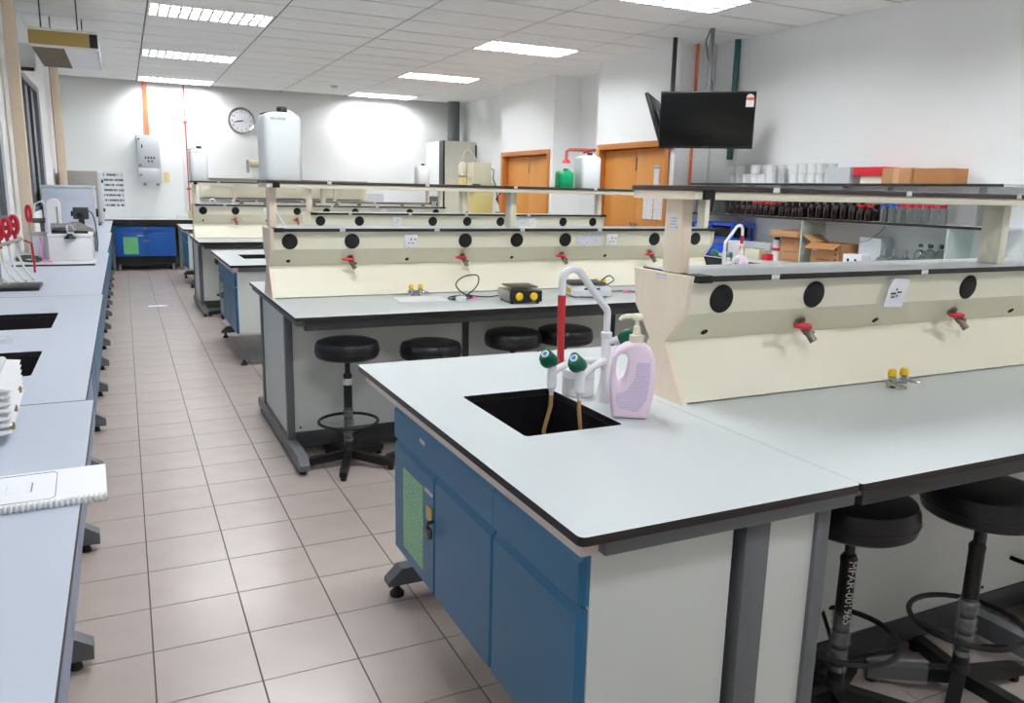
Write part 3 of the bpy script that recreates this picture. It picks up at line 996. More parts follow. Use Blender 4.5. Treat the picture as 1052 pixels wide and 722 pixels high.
# ------------------------------------------------------------------ stools
def stool(label, loc, rz=0.0, seat=0.6, wrap=False, legwrap=False, num=None, sticker=False):
    t = thing('lab_stool', label, 'stool', loc, rz, group='black swivel lab stools')
    z = seat
    b = MB()
    b.lathe([(0.0, z - 0.002), (0.15, z - 0.002), (0.165, z + 0.008), (0.171, z + 0.03), (0.17, z + 0.062), (0.16, z + 0.083), (0.13, z + 0.094), (0.06, z + 0.097), (0, z + 0.097)], (0, 0, 0), 36, caps=False)
    s = b.build('seat', 'vinyl', t)
    b = MB().lathe([(0.172, z + 0.034), (0.1735, z + 0.037), (0.172, z + 0.04)], (0, 0, 0), 36, caps=False)
    b.build('seat_seam', 'vinyl', s)
    MB().lathe([(0.03, z - 0.03), (0.09, z - 0.004), (0.09, z - 0.001)], (0, 0, 0), 20).build('seat_plate', 'blackpaint', t)
    MB().cyl((0, 0, z - 0.13), 0.014, 0.13, 14).build('piston', 'blackpaint', t)
    MB().lathe([(0.024, 0.08), (0.024, 0.1), (0.0225, z - 0.12), (0.024, z - 0.1), (0.018, z - 0.09)], (0, 0, 0), 18).build('column', 'blackpaint', t)
    r = MB().ring((0, 0, 0.25), 0.158, 0.0085, 36).build('foot_ring', 'blackpaint', t)
    for k in range(3):
        a = 2 * PI * k / 3 + 0.9
        MB().tube([(0.15 * math.cos(a), 0.15 * math.sin(a), 0.247), (0.08 * math.cos(a), 0.08 * math.sin(a), 0.21), (0.02 * math.cos(a), 0.02 * math.sin(a), 0.17)], 0.006, 8).build('ring_spoke', 'blackpaint', r)
    MB().lathe([(0.0, 0.045), (0.034, 0.045), (0.036, 0.07), (0.03, 0.1), (0.024, 0.11)], (0, 0, 0), 18).build('hub', 'blackpaint', t)
    for k in range(5):
        a = 2 * PI * k / 5 + 0.3
        lm = MB(Matrix.Rotation(a, 4, 'Z'))
        lm.prism([(0.02, 0.045), (0.02, 0.088), (0.24, 0.058), (0.265, 0.05), (0.265, 0.022), (0.2, 0.022)], 'y', -0.019, 0.019)
        lg = lm.build('leg', 'blackpaint', t)
        MB(Matrix.Rotation(a, 4, 'Z')).cyl((0.245, 0, 0), 0.016, 0.022, 12).build('glide', 'black', lg)
        if legwrap and k == legwrap - 1:
            wm = MB(Matrix.Rotation(a, 4, 'Z'))
            wm.prism([(0.09, 0.03), (0.09, 0.085), (0.26, 0.064), (0.26, 0.018), (0.2, 0.018)], 'y', -0.024, 0.024)
            wm.build('leg_wrap', 'film', lg)
    if wrap:
        b = MB()
        pr = []
        for q in range(22):
            h = 0.14 + 0.19 * q / 21
            pr.append((0.0275 + 0.004 * math.sin(q * 2.1) + 0.0025 * math.sin(q * 5.3), h))
        b.lathe(pr, (0, 0, 0), 18, caps=False)
        b.build('plastic_wrap', 'film', t)
    if sticker:
        MB().lathe([(0.0255, 0.455), (0.0255, 0.49)], (0, 0, 0), 18, caps=False).build('sticker', 'label', t)
    if num:
        me = text_mesh(num, 0.034, 'inkw')
        # wrap the writing around the column, reading downwards
        rr = 0.0252
        for vtx in me.vertices:
            along, across = vtx.co.x, vtx.co.y
            ang = -2.14 + across / rr
            vtx.co = (rr * math.cos(ang), rr * math.sin(ang), z - 0.2 - along)
        place(me, 'lettering', t)
    return t


stool('black lab stool with white number on its post, beside the white end panel', (1.815, 1.484, 0), 0.2, 0.592, wrap=True, num='MFAR-001965')
stool('black lab stool with film wrapped post and leg under the nearest bench', (2.235, 1.385, 0), -0.40, 0.595, wrap=True, legwrap=3)
stool('black lab stool cut off by the right edge of the picture', (2.95, 1.60, 0), 0.9, 0.59, wrap=False)
stool('black lab stool with a pale sticker, standing by the second bench end', (1.035, 4.14, 0), 0.275, 0.607, wrap=True, sticker=True)
stool('black lab stool next to the stool with the pale sticker', (1.49, 4.09, 0), 0.4, 0.58)
stool('black lab stool under the second bench below the hotplate', (2.035, 4.17, 0), 0.8, 0.597)
stool('black lab stool under the second bench below the weighing scale', (2.38, 4.16, 0), 0.1, 0.6)
stool('black lab stool half hidden behind the third blue cabinet', (1.065, 9.62, 0), 0.1, 0.6)


# ------------------------------------------------------------------ things by the front sink
def lotion_bottle(loc, rz, label, k=1.0):
    t = thing('lotion_bottle', label, 'bottle', loc, rz, group='pink pump bottles')
    ol = [(-0.05, 0.002), (0.045, 0.002), (0.05, 0.008), (0.06, 0.06), (0.066, 0.12), (0.064, 0.17), (0.05, 0.2), (0.032, 0.214), (0.016, 0.22), (0.002, 0.22), (-0.022, 0.214), (-0.044, 0.198), (-0.056, 0.172), (-0.062, 0.13), (-0.063, 0.09), (-0.058, 0.04), (-0.053, 0.008)]
    hl = [(-0.034, 0.188), (-0.02, 0.186), (-0.012, 0.17), (-0.014, 0.14), (-0.022, 0.112), (-0.036, 0.1), (-0.044, 0.116), (-0.046, 0.15), (-0.044, 0.176)]
    ol = [(x * k, z * k) for x, z in ol]
    hl = [(x * k, z * k) for x, z in hl]
    o = plate(ol, [hl], -0.032 * k, 0.032 * k, ('pink',), 'body', t, side=0, bevel=0.009 * k)
    o.rotation_euler = (PI / 2, 0, 0)
    # printed back label
    lb = [(-0.03, 0.03), (0.02, 0.022), (0.044, 0.06), (0.05, 0.12), (0.048, 0.165), (0.012, 0.165), (0.008, 0.12), (-0.012, 0.085), (-0.045, 0.07), (-0.04, 0.045)]
    MB().prism([(x * k, z * k) for x, z in lb], 'y', -0.0325 * k, -0.0318 * k).build('back_print', 'lotionprint', o).matrix_parent_inverse = Matrix.Rotation(-PI / 2, 4, 'X')
    cx = 0.008 * k
    MB().lathe([(0.021, 0), (0.021, 0.02), (0.012, 0.022), (0.009, 0.045), (0.0055, 0.048), (0.0055, 0.07)], (cx, 0, 0.219 * k), 18).build('pump_collar', 'ivory', t)
    hd = MB()
    hd.lathe([(0.014, 0), (0.016, 0.003), (0.016, 0.014), (0.013, 0.018)], (cx, 0, 0.219 * k + 0.064), 16)
    hd.tube([(cx, 0, 0.219 * k + 0.074), (cx - 0.03, 0, 0.219 * k + 0.075), (cx - 0.044, 0, 0.219 * k + 0.07), (cx - 0.05, 0, 0.219 * k + 0.062)], [0.008, 0.007, 0.006, 0.005], 8)
    hd.build('pump_head', 'ivory', t)
    return t


lotion_bottle((1.322, 1.90, ZT), -0.55, 'pink lotion pump bottle with handle by the front sink', 1.03)
lotion_bottle((4.215, 4.74, ZT), -0.55, 'small pink pump bottle by the sink at the second island wall end', 0.95)


def jar(loc, label):
    t = thing('plastic_jar', label, 'jar', loc)
    MB().lathe([(0.048, 0), (0.052, 0.004), (0.052, 0.058), (0.054, 0.06), (0.054, 0.064), (0.047, 0.066)], (0, 0, 0), 28).build('body', 'whitep', t)
    MB().lathe([(0.053, 0.067), (0.053, 0.086), (0.049, 0.09), (0, 0.09)], (0, 0, 0), 28).build('lid', 'whitep', t)
    return t


jar((1.31, 2.185, ZT), 'white plastic jar with ivory lid behind the front sink')


# ------------------------------------------------------------------ on the second bench
def hotplate():
    t = thing('hotplate_stirrer', 'small black and steel hotplate with two yellow knobs on second bench', 'hotplate', (2.105, 4.235, ZT), -0.12)
    MB().box(-0.1, -0.1, 0.012, 0.1, 0.12, 0.075, bev=0.006).build('body', 'steel', t)
    fp = MB().box(-0.1, -0.112, 0.012, 0.1, -0.1, 0.078, bev=0.004).build('front_panel', 'black', t)
    for x in (-0.045, 0.045):
        MB().lathe([(0.022, -0.112), (0.024, -0.118), (0.018, -0.132), (0.0, -0.134)], (x, 0, 0.045), 16, 'y').build('knob', 'yellow', fp)
    MB().lathe([(0.05, 0.075), (0.05, 0.09)], (0, 0.01, 0), 16).build('neck', 'dsteel', t)
    MB().box(-0.085, -0.075, 0.09, 0.085, 0.095, 0.1, bev=0.003).build('heating_plate', 'dsteel', t)
    for x in (-0.08, 0.08):
        for y in (-0.09, 0.1):
            MB().cyl((x, y, 0), 0.009, 0.013, 10).build('foot', 'black', t)


hotplate()


def scale():
    t = thing('weighing_scale', 'white digital weighing scale with dark pan on the second bench', 'scale', (2.66, 4.40, ZT), -0.25)
    MB().prism([(-0.13, 0.012), (-0.13, 0.05), (-0.1, 0.062), (0.17, 0.07), (0.17, 0.012)], 'x', -0.13, 0.13).build('body', 'whitep', t)
    MB().box(-0.12, -0.06, 0.07, 0.12, 0.16, 0.082, bev=0.004).build('pan', 'dgrey', t)
    pn = MB().prism([(-0.155, 0.01), (-0.13, 0.012), (-0.11, 0.062), (-0.115, 0.066), (-0.15, 0.04)], 'x', -0.12, 0.12).build('control_panel', 'lightgrey', t)
    MB().box(-0.05, -0.142, 0.048, 0.05, -0.128, 0.06).build('display', 'dgrey', pn)
    MB().box(-0.131, -0.1, 0.02, -0.129, 0.0, 0.05).build('yellow_sticker', 'yellow', t)
    for x in (-0.1, 0.1):
        for y in (-0.1, 0.14):
            MB().cyl((x, y, 0), 0.012, 0.013, 10).build('foot', 'black', t)


scale()


def cable(label, pts, r=0.003, m='black', name='power_cable', smooth=6):
    P = [Vector(p) for p in pts]
    out = []
    for k in range(len(P) - 1):
        p0, p1, p2, p3 = P[max(k - 1, 0)], P[k], P[k + 1], P[min(k + 2, len(P) - 1)]
        for q in range(smooth):
            u = q / smooth
            out.append(0.5 * ((2 * p1) + (-p0 + p2) * u + (2 * p0 - 5 * p1 + 4 * p2 - p3) * u * u + (-p0 + 3 * p1 - 3 * p2 + p3) * u ** 3))
    out.append(P[-1])
    return tag(MB().tube(out, r, 6).build(name, m), label, 'cable')


cable('coiled black power cable of the hotplate lying on second bench', [(2.03, 4.38, 0.87), (1.97, 4.44, 0.857), (1.86, 4.5, 0.87), (1.80, 4.50, 0.93), (1.86, 4.52, 0.975), (1.95, 4.52, 0.98), (1.94, 4.5, 0.92), (1.85, 4.47, 0.862), (1.76, 4.44, 0.858), (1.74, 4.4, 0.857), (1.8, 4.37, 0.857), (1.87, 4.41, 0.864), (1.78, 4.46, 0.866), (1.72, 4.42, 0.858), (1.77, 4.34, 0.857)], 0.004)
cable('black power cable tangled behind the weighing scale', [(2.78, 4.5, 0.87), (2.88, 4.52, 0.89), (2.96, 4.54, 0.92), (2.93, 4.56, 0.95), (2.86, 4.55, 0.9), (2.9, 4.5, 0.857), (2.98, 4.46, 0.857), (3.05, 4.4, 0.857), (3.2, 4.25, 0.857)], 0.004)
t = thing('mains_plug', 'white mains plug at the end of the hotplate cable', 'plug', (1.765, 4.33, ZT), 0.4)
MB().box(-0.025, -0.022, 0.0, 0.025, 0.022, 0.032, bev=0.007).build('body', 'whitep', t)
for x, y in ((0, 0.015), (-0.011, -0.008), (0.011, -0.008)):
    MB().box(x - 0.003, y - 0.002, 0.03, x + 0.003, y + 0.002, 0.045).build('pin', 'brass', t)
for k, (lx, ly) in enumerate(((1.875, 4.43), (3.0, 4.44))):
    t = MB().prism([(-0.03, -0.004), (0.0, -0.012), (0.03, 0.006), (0.02, 0.018), (-0.02, 0.012)], 'z', 0, 0.012).build('pink_tag', 'pinkr')
    t.location = (lx, ly, ZT + 0.0005)
    tag(t, ('pink tag on the cable beside the hotplate', 'pink tag on the cable beside the weighing scale')[k], 'tag')
t = thing('comb_bound_paper', 'white comb bound papers lying flat on the second bench', 'papers', (1.6, 4.5, ZT), -0.1)
MB().box(-0.18, -0.12, 0.0, 0.12, 0.09, 0.003).build('sheet', 'paper', t)
for k in range(18):
    MB().ring((-0.17 + 0.0165 * k, 0.088, 0.006), 0.007, 0.0014, 10, 4).build('comb_ring', 'whitep', t)

# taped card on the nearest spine
t = thing('taped_card', 'white taped card with dark marks over the front island socket', 'card', (2.462, 1.22 + YCO - 0.146, 1.177), 0)
q = MB()
q.prism([(-0.05, -0.052), (0.043, -0.056), (0.056, 0.044), (-0.026, 0.05), (-0.043, 0.02)], 'y', -0.003, 0).build('card', 'paper', t).rotation_euler = (math.atan2(0.012, 0.104), 0, 0)
for (x0, z0, x1, z1) in ((-0.028, -0.008, -0.004, -0.002), (0.004, -0.004, 0.024, 0.001), (-0.026, -0.02, -0.011, -0.015), (-0.005, 0.005, 0.002, 0.018), (0.0, -0.018, 0.006, -0.01), (0.04, 0.032, 0.045, 0.042)):
    MB().box(x0, -0.0045, z0, x1, -0.003, z1).build('printed_mark', 'ink', t)


# ------------------------------------------------------------------ jerrycans on the raised shelves
def jerrycan(loc, rz, label, H=0.385, W=0.22, D=0.2, m='can', cap='black', logo=None):
    t = thing('jerrycan', label, 'jerrycan', loc, rz, group='plastic jerrycans on the raised shelves')
    b = MB()
    prof = [(0.965, 0), (1.0, 0.015), (1.0, 0.86), (0.97, 0.9), (0.86, 0.94), (0.6, 0.965), (0.3, 0.98)]
    rings = []
    for s, h in prof:
        rw, rd = W / 2 * s, D / 2 * s
        rr = min(rw, rd) * 0.45
        rings.append([b.v((x, y, h * H)) for x, y in rrect(-rw, -rd, rw, rd, rr, 4)])
    for ra, rb in zip(rings, rings[1:]):
        for k in range(len(ra)):
            b.f([ra[k], ra[(k + 1) % len(ra)], rb[(k + 1) % len(ra)], rb[k]])
    b.f(rings[0][::-1])
    b.f(rings[-1])
    b.build('body', m, t, ang=0.9)
    c = MB().lathe([(0.028, 0), (0.03, 0.002), (0.03, 0.026), (0.027, 0.03)], (0.02 * W / 0.22, 0, 0.978 * H), 18).build('cap', cap, t)
    MB().tube([(0.01, 0, H * 0.985), (-0.04, -0.01, H * 0.975), (-0.09, -0.02, H * 0.95), (-0.115, -0.02, H * 0.93)], [0.006, 0.005, 0.005, 0.004], 6).build('cap_strap', cap, c)
    hd = MB()
    hd.tube([(W * 0.15, 0, H * 0.975), (W * 0.3, 0, H * 0.99), (W * 0.42, 0, H * 0.95), (W * 0.46, 0, H * 0.88)], 0.012, 8)
    hd.build('handle', m, t)
    if logo:
        place(text_mesh(logo, 0.02, 'inkgreen', 0.0004), 'logo', t, (-0.035, -D / 2 - 0.0012, H * 0.87), (PI / 2, 0, 0))
    return t


ZS = 1.5265
jerrycan((0.845, 4.87, ZS), 0.12, 'large white jerrycan with black cap on the second island shelf end', 0.39, 0.215, 0.2, logo='NALGENE')
jerrycan((0.845, 10.47, ZS), 0.1, 'white jerrycan with black cap at the left end of the fourth shelf', 0.385, 0.195, 0.2, logo='NALGENE')
jerrycan((4.64, 13.25, ZS), 0.1, 'white jerrycan with small black cap in front of the tall cabinet', 0.36, 0.22, 0.2)
jerrycan((4.6, 7.69, ZS), 0.0, 'white jerrycan with black cap beside the green can', 0.37, 0.25, 0.2)
jerrycan((4.315, 7.69, ZS), 0.0, 'green plastic jerrycan on the third island shelf', 0.19, 0.18, 0.13, 'green', 'green')

# ------------------------------------------------------------------ left wall bench
LB = [(-1.2, 0.95), (0.955, 2.648), (2.654, 5.2), (5.206, 8.3), (8.306, 11.6), (11.606, 15.12)]
LX1 = [-0.108, -0.112, -0.134, -0.142, -0.155, -0.175]
WHICH = ['behind the camera', 'holding the booklet', 'with the two black sinks', 'holding the clamp stand', 'holding the blue grey oven', 'reaching the back wall']
SINKS = {2: [(-0.78, 3.06, -0.312, 3.51), (-0.78, 4.055, -0.32, 4.53)]}
for k, (y0, y1) in enumerate(LB):
    t = thing('bench_worktop', 'pale worktop along the left wall %s' % WHICH[k], 'worktop', (0, 0, 0), group='left wall worktops')
    holes = [rrect(a, c, bb, d, 0.015)[::-1] for a, c, bb, d in SINKS.get(k, ())]
    plate(rrect(XL + 0.003, y0, LX1[k], y1, 0.004), holes, ZT - 0.02, ZT, ('topcool' if k != 2 else 'topcool', 'core'), 'slab', t)
    for a, c, bb, d in SINKS.get(k, ()):
        sk = MB()
        zb2 = ZT - 0.2
        sk.box(a - 0.01, c - 0.01, zb2 - 0.01, bb + 0.01, d + 0.01, zb2).box(a - 0.01, c - 0.01, zb2, a, d + 0.01, ZT - 0.021).box(bb, c - 0.01, zb2, bb + 0.01, d + 0.01, ZT - 0.021).box(a, c - 0.01, zb2, bb, c, ZT - 0.021).box(a, d, zb2, bb, d + 0.01, ZT - 0.021)
        sk.build('sink_basin', 'epoxy', t)
y = 0.014
n = 0
CORD = 'first second third fourth fifth sixth seventh eighth ninth tenth eleventh twelfth thirteenth fourteenth fifteenth sixteenth seventeenth eighteenth'.split()
CW = 0.896
while y + CW < 15.1:
    xf = -0.186 - 0.012 * max(0, y) / 4
    xf = max(xf, -0.215)
    c = thing('base_cabinet', 'blue base cabinet under the left worktop, number %d from the camera end' % (n + 1), 'cabinet', (xf, y, 0), group='base cabinets under the left worktop')
    c['label'] = '%s blue base cabinet from the camera under the left worktop' % CORD[n]
    MB().box(-0.55, 0.005, 0.28, -0.02, CW - 0.005, 0.62).build('body', 'panel', c)
    mcol = 'blueg' if y < 4 else 'blue'
    MB().box(-0.02, 0.005, 0.68, 0, CW - 0.005, 0.785, bev=0.003).build('drawer_front', mcol, c)
    for a0, a1 in ((0.005, CW / 2 - 0.003), (CW / 2 + 0.003, CW - 0.005)):
        d = MB().box(-0.02, a0, 0.275, 0, a1, 0.672, bev=0.003).build('door', mcol, c)
        MB().box(-0.001, a1 - 0.035 if a0 < 0.1 else a0 + 0.01, 0.6, 0.008, a1 - 0.01 if a0 < 0.1 else a0 + 0.035, 0.65, bev=0.002).build('lock', 'dsteel', d)
    if n == 1:
        MB().box(0, 0.3, 0.33, 0.0015, 0.7, 0.6).build('paper_notice', 'paperg', c)
    MB().box(-0.015, 0.0, 0.8, 0.0, CW, ZT - 0.0205).build('top_rail', 'grey', c)
    for yy in (CW - 0.1,):
        ft = MB().prism([(-0.55, 0.05), (-0.55, 0.115), (-0.03, 0.115), (0.024, 0.08), (0.024, 0.035)], 'y', yy - 0.03, yy + 0.03).build('foot', 'grey', c)
        MB().lathe([(0.02, 0), (0.02, 0.012), (0.012, 0.03), (0.012, 0.055)], (-0.03, yy, 0), 12).build('levelling_pad', 'black', ft)
        MB().lathe([(0.026, 0), (0.026, 0.012), (0.012, 0.03), (0.012, 0.055)], (-0.5, yy, 0), 12).build('levelling_pad', 'black', ft)
    y += CW + 0.004
    n += 1

# booklet
t = thing('comb_bound_booklet', 'white comb bound booklet overhanging the left worktop edge', 'booklet', (-0.215, 1.865, ZT + 0.0005), 0.035)
MB().box(-0.145, -0.1, 0, 0.15, 0.105, 0.012, bev=0.001).build('pages', 'paper', t)
cm = MB().tube([(0, 0.006 * math.cos(a), 0.0065 + 0.0065 * math.sin(a)) for a in [2 * PI * q / 10 for q in range(10)]], 0.0036, 6, closed=True).mesh('comb_ring', 'whitep')
for k in range(30):
    place(cm, 'comb_ring', t, (-0.14 + 0.0099 * k, -0.101, 0.001))
fr = MB()
fx0, fx1, fy0, fy1 = -0.115, 0.055, -0.082, 0.09
ro = rrect(fx0, fy0, fx1, fy1, 0.014, 5)
fr.tube([(x, y, 0.0122) for x, y in ro], 0.0007, 4, closed=True)
fr.build('printed_frame', 'ink', t)
for x, wd, ln in ((0.005, 0.012, 0.058), (-0.03, 0.013, 0.052), (-0.062, 0.009, 0.078)):
    MB().box(x - wd / 2, 0.005 - ln / 2, 0.012, x + wd / 2, 0.005 + ln / 2, 0.0124).build('printed_line', 'bookprint', t)

# ribbed white unit
t = thing('finned_heater', 'white finned unit with brass knobs beside the black left sink', 'lab unit', (-0.285, 2.24, ZT), 0.04)
MB().box(-0.3, 0, 0.012, -0.03, 0.5, 0.135, bev=0.01).build('body', 'lightgrey', t)
for k in range(7):
    z = 0.02 + 0.0155 * k
    MB().prism([(-0.034, z), (0.004, z + 0.006), (0.006, z + 0.0085), (-0.034, z + 0.013)], 'y', 0.02 + 0.012 * k, 0.49).build('fin', 'whitep', t)
MB().box(-0.3, 0.06, 0.135, -0.05, 0.47, 0.15, bev=0.006).build('lid', 'whitep', t)
for y, z in ((0.06, 0.035), (0.18, 0.05), (0.36, 0.06)):
    MB().lathe([(0.005, 0), (0.01, 0.003), (0.01, 0.012), (0.007, 0.014)], (-0.004, y, z), 12, 'x').build('knob', 'brassdk', t)
for x in (-0.27, -0.06):
    for y in (0.04, 0.46):
        MB().cyl((x, y, 0), 0.014, 0.014, 10).build('foot', 'black', t)
t = MB()
g = [[t.v((-0.56 + 0.018 * a + random.uniform(-.004, .004), 3.68 + 0.018 * c + random.uniform(-.004, .004), 0.8515 + random.uniform(0, 0.022))) for c in range(8)] for a in range(8)]
for a in range(7):
    for c in range(7):
        t.f([g[a][c], g[a + 1][c], g[a + 1][c + 1], g[a][c + 1]])
tag(t.build('crumpled_film', 'film'), 'crumpled clear film lying between the two left sinks', 'plastic film')

# clamp stand with red clamps
t = thing('clamp_stand', 'black based retort stand with red clamps and cream tubes', 'stand', (-0.60, 5.62, ZT))
MB().box(-0.1, -0.14, 0, 0.12, 0.14, 0.022, bev=0.004).build('base', 'black', t)
MB().cyl((-0.085, 0.0, 0.02), 0.006, 0.62, 10).build('rod', 'steel', t)
MB().tube([(-0.17, 0.05, 0.235), (-0.09, 0.16, 0.25), (0.01, 0.3, 0.28)], 0.012, 8).build('manifold_bar', 'midgrey', t)
MB().box(-0.18, -0.02, 0.15, -0.09, 0.1, 0.28, bev=0.01).build('pump_box', 'lightgrey', t)
for k in range(4):
    cx_, cy_, cz_ = -0.13 + 0.036 * k, 0.1 + 0.062 * k, 0.325 + 0.014 * k
    rg = MB()
    rg.tube([(cx_ + 0.02 * math.cos(a), cy_, cz_ + 0.054 * math.sin(a)) for a in [2 * PI * q / 18 for q in range(18)]], 0.014, 8, closed=True)
    rg.lathe([(0.016, -0.012), (0.016, 0.012)], (cx_, cy_, cz_), 12, 'y')
    rg.tube([(cx_, cy_, cz_ - 0.06), (cx_ + 0.004, cy_, cz_ - 0.11)], 0.011, 8)
    c = rg.build('clamp', 'reddk', t)
    MB().tube([(cx_ + 0.004, cy_, cz_ - 0.11), (cx_ + 0.01, cy_, cz_ - 0.19), (cx_ + 0.04, cy_ - 0.06, cz_ - 0.26), (cx_ + 0.09, cy_ - 0.12, 0.034)], 0.007, 8).build('cream_tube', 'tubew', c)
MB().tube([(0.02, 0.33, 0.27), (0.06, 0.34, 0.25), (0.065, 0.35, 0.14), (0.06, 0.38, 0.06)], 0.007, 8).build('red_hose', 'redtube', t)
t = thing('red_handwheel', 'red handwheel rising behind the clamp stand near the column', 'handwheel', (-0.66, 7.25, ZT))
MB().cyl((0, 0, 0), 0.03, 0.02, 12).build('base', 'dgrey', t)
MB().cyl((0, 0, 0.02), 0.01, 0.32, 10).build('stem', 'steel', t)
MB().tube([(0.0 + 0.014 * math.cos(a), 0, 0.39 + 0.06 * math.sin(a)) for a in [2 * PI * q / 18 for q in range(18)]], 0.012, 8, closed=True).build('wheel', 'reddk', t)

# tray, tank
t = thing('white_tray', 'flat white edged black tray under the white tank', 'tray', (-0.51, 7.22, ZT))
MB().box(-0.275, -0.17, 0, 0.285, 0.2, 0.012, bev=0.003).build('tray_base', 'black', t)
MB().box(-0.275, -0.16, 0.012, 0.29, 0.2, 0.018).build('tray_top', 'whitep', t)
t = thing('bath_tank', 'white rectangular bath tank with black clamps on top', 'tank', (-0.395, 7.36, ZT + 0.0185))
MB().box(-0.155, -0.05, 0, 0.155, 0.22, 0.19, bev=0.008).build('body', 'whitep', t)
MB().box(-0.12, -0.054, 0.04, 0.12, -0.05, 0.15, bev=0.0015).build('front_recess', 'whitep', t)
MB().box(-0.16, -0.06, 0.19, 0.16, 0.23, 0.215, bev=0.006).build('lid', 'whitep', t)
for k in range(8):
    MB().box(0.155, -0.04, 0.02 + 0.02 * k, 0.162, 0.2, 0.03 + 0.02 * k).build('side_rib', 'lightgrey', t)
MB().box(-0.125, -0.055, 0.215, -0.02, 0.1, 0.24, bev=0.005).build('clamp_pad', 'black', t)
MB().box(0.03, -0.055, 0.215, 0.13, 0.1, 0.235, bev=0.005).build('clamp_pad', 'black', t)
MB().lathe([(0.045, 0), (0.02, 0.03), (0.02, 0.04)], (0.0, -0.065, 0.175), 10).build('latch', 'black', t)
MB().tube([(-0.02, 0.0, 0.215), (-0.02, 0.02, 0.275), (0.01, 0.04, 0.28), (0.04, 0.04, 0.22)], 0.007, 8).build('carry_handle', 'whitec', t)
MB().lathe([(0.035, -0.13), (0.035, 0.05)], (-0.01, 0.14, 0.252), 16, 'x').build('motor', 'steel', t)
tag(MB().tube([(-0.585, 7.22, 0.87), (-0.6, 7.22, 0.93), (-0.585, 7.22, 1.0), (-0.6, 7.25, 1.06)], 0.006, 6).tube([(-0.585, 7.19, 0.8745), (-0.56, 7.2, 0.88), (-0.53, 7.18, 0.8745)], 0.007, 6).build('pink_ribbon', 'pinkr'), 'pink ribbon hanging at the left corner of the white tank', 'ribbon')
# hose coils behind the stand
cable('dark hose loops lying on the tray left of the tank', [(-0.76, 7.2, 0.885), (-0.68, 7.3, 0.9), (-0.6, 7.2, 0.886), (-0.66, 7.12, 0.884), (-0.76, 7.16, 0.9), (-0.72, 7.3, 0.91), (-0.62, 7.28, 0.9), (-0.6, 7.16, 0.886)], 0.01, 'dgrey', 'hose')
# white instrument with curved back
t = thing('white_instrument', 'white bench instrument with rounded top behind the tank', 'instrument', (-0.60, 8.1, ZT))
MB().box(-0.13, -0.1, 0, 0.12, 0.2, 0.06, bev=0.008).build('base', 'whitep', t)
pf = [(0.0, 0.06), (0.1, 0.06), (0.1, 0.4)] + [(0.05 + 0.05 * math.cos(a), 0.44 + 0.05 * math.sin(a)) for a in [0.2 + k * 0.45 for k in range(7)]] + [(0.0, 0.4)]
MB().prism(pf, 'y', 0.0, 0.15).build('tower', 'whitep', t)
MB().box(0.07, -0.004, 0.2, 0.085, 0, 0.42).build('slot', 'midgrey', t)
MB().tube([(0.0, 0.06, 0.4), (-0.03, 0.05, 0.47), (-0.09, 0.04, 0.44), (-0.11, 0.04, 0.3)], 0.008, 8).build('white_hose', 'whitec', t)
MB().box(-0.12, 0.0, 0.28, -0.02, 0.08, 0.32).box(-0.06, 0.0, 0.06, -0.03, 0.06, 0.3).build('valve_block', 'dsteel', t)
MB().lathe([(0.05, 0), (0.055, 0.08), (0.05, 0.09)], (-0.07, -0.02, 0.06), 16).build('cup', 'lightgrey', t)
# pair of tall white tubes
t = thing('white_canister', 'pale canister standing between the clamps and the tank', 'canister', (-0.64, 7.62, ZT))
MB().lathe([(0.07, 0), (0.07, 0.2), (0.06, 0.21)], (0, 0, 0), 20).build('body', 'lightgrey', t)
MB().lathe([(0.073, 0.2), (0.073, 0.225), (0.03, 0.23)], (0, 0, 0), 20).build('lid', 'steel', t)
# microscope-like dark instrument
t = thing('camera_instrument', 'dark lensed instrument on a sloping grey housing behind the tank', 'instrument', (-0.40, 8.75, ZT))
MB().prism([(-0.35, 0), (0.13, 0), (0.13, 0.2), (0.02, 0.26), (-0.05, 0.26), (-0.35, 0.1)], 'y', -0.05, 0.18).build('housing', 'midgrey', t)
MB().box(0.11, -0.28, 0, 0.15, 0.12, 0.17, bev=0.004).build('side_plate', 'grey', t)
hd = MB().box(-0.03, -0.08, 0.29, 0.1, 0.08, 0.4, bev=0.006).build('head', 'dgrey', t)
MB().lathe([(0.025, -0.08), (0.028, -0.12), (0.018, -0.125)], (0.03, 0, 0.33), 14, 'y').build('lens', 'black', hd)
MB().lathe([(0.025, -0.05), (0.025, -0.03)], (0.0, 0, 0.34), 14, 'x').build('side_knob', 'black', hd)
MB().box(0.01, -0.03, 0.2, 0.06, 0.03, 0.3).build('neck', 'dgrey', t)
cable('black lead hanging from the lensed instrument', [(-0.31, 8.68, 1.22), (-0.27, 8.62, 1.2), (-0.245, 8.56, 1.1), (-0.235, 8.5, 0.95), (-0.24, 8.4, 0.857)], 0.005)
# blue grey oven
t = thing('lab_oven', 'large pale blue grey oven box on the left worktop', 'oven', (-0.585, 10.9, ZT))
MB().box(-0.26, 0, 0.03, 0.27, 0.8, 0.56, bev=0.012).build('body', 'bluegrey', t)
MB().box(-0.265, -0.01, 0.56, 0.285, 0.81, 0.59, bev=0.008).build('top_cap', 'lightgrey', t)
MB().box(0.27, 0.05, 0.06, 0.285, 0.75, 0.54, bev=0.004).build('door', 'lightgrey', t)
MB().box(0.285, 0.12, 0.22, 0.31, 0.18, 0.32, bev=0.006).build('handle', 'black', t)
for x in (-0.22, 0.23):
    for yv in (0.06, 0.74):
        MB().cyl((x, yv, 0), 0.025, 0.03, 10).build('foot', 'black', t)
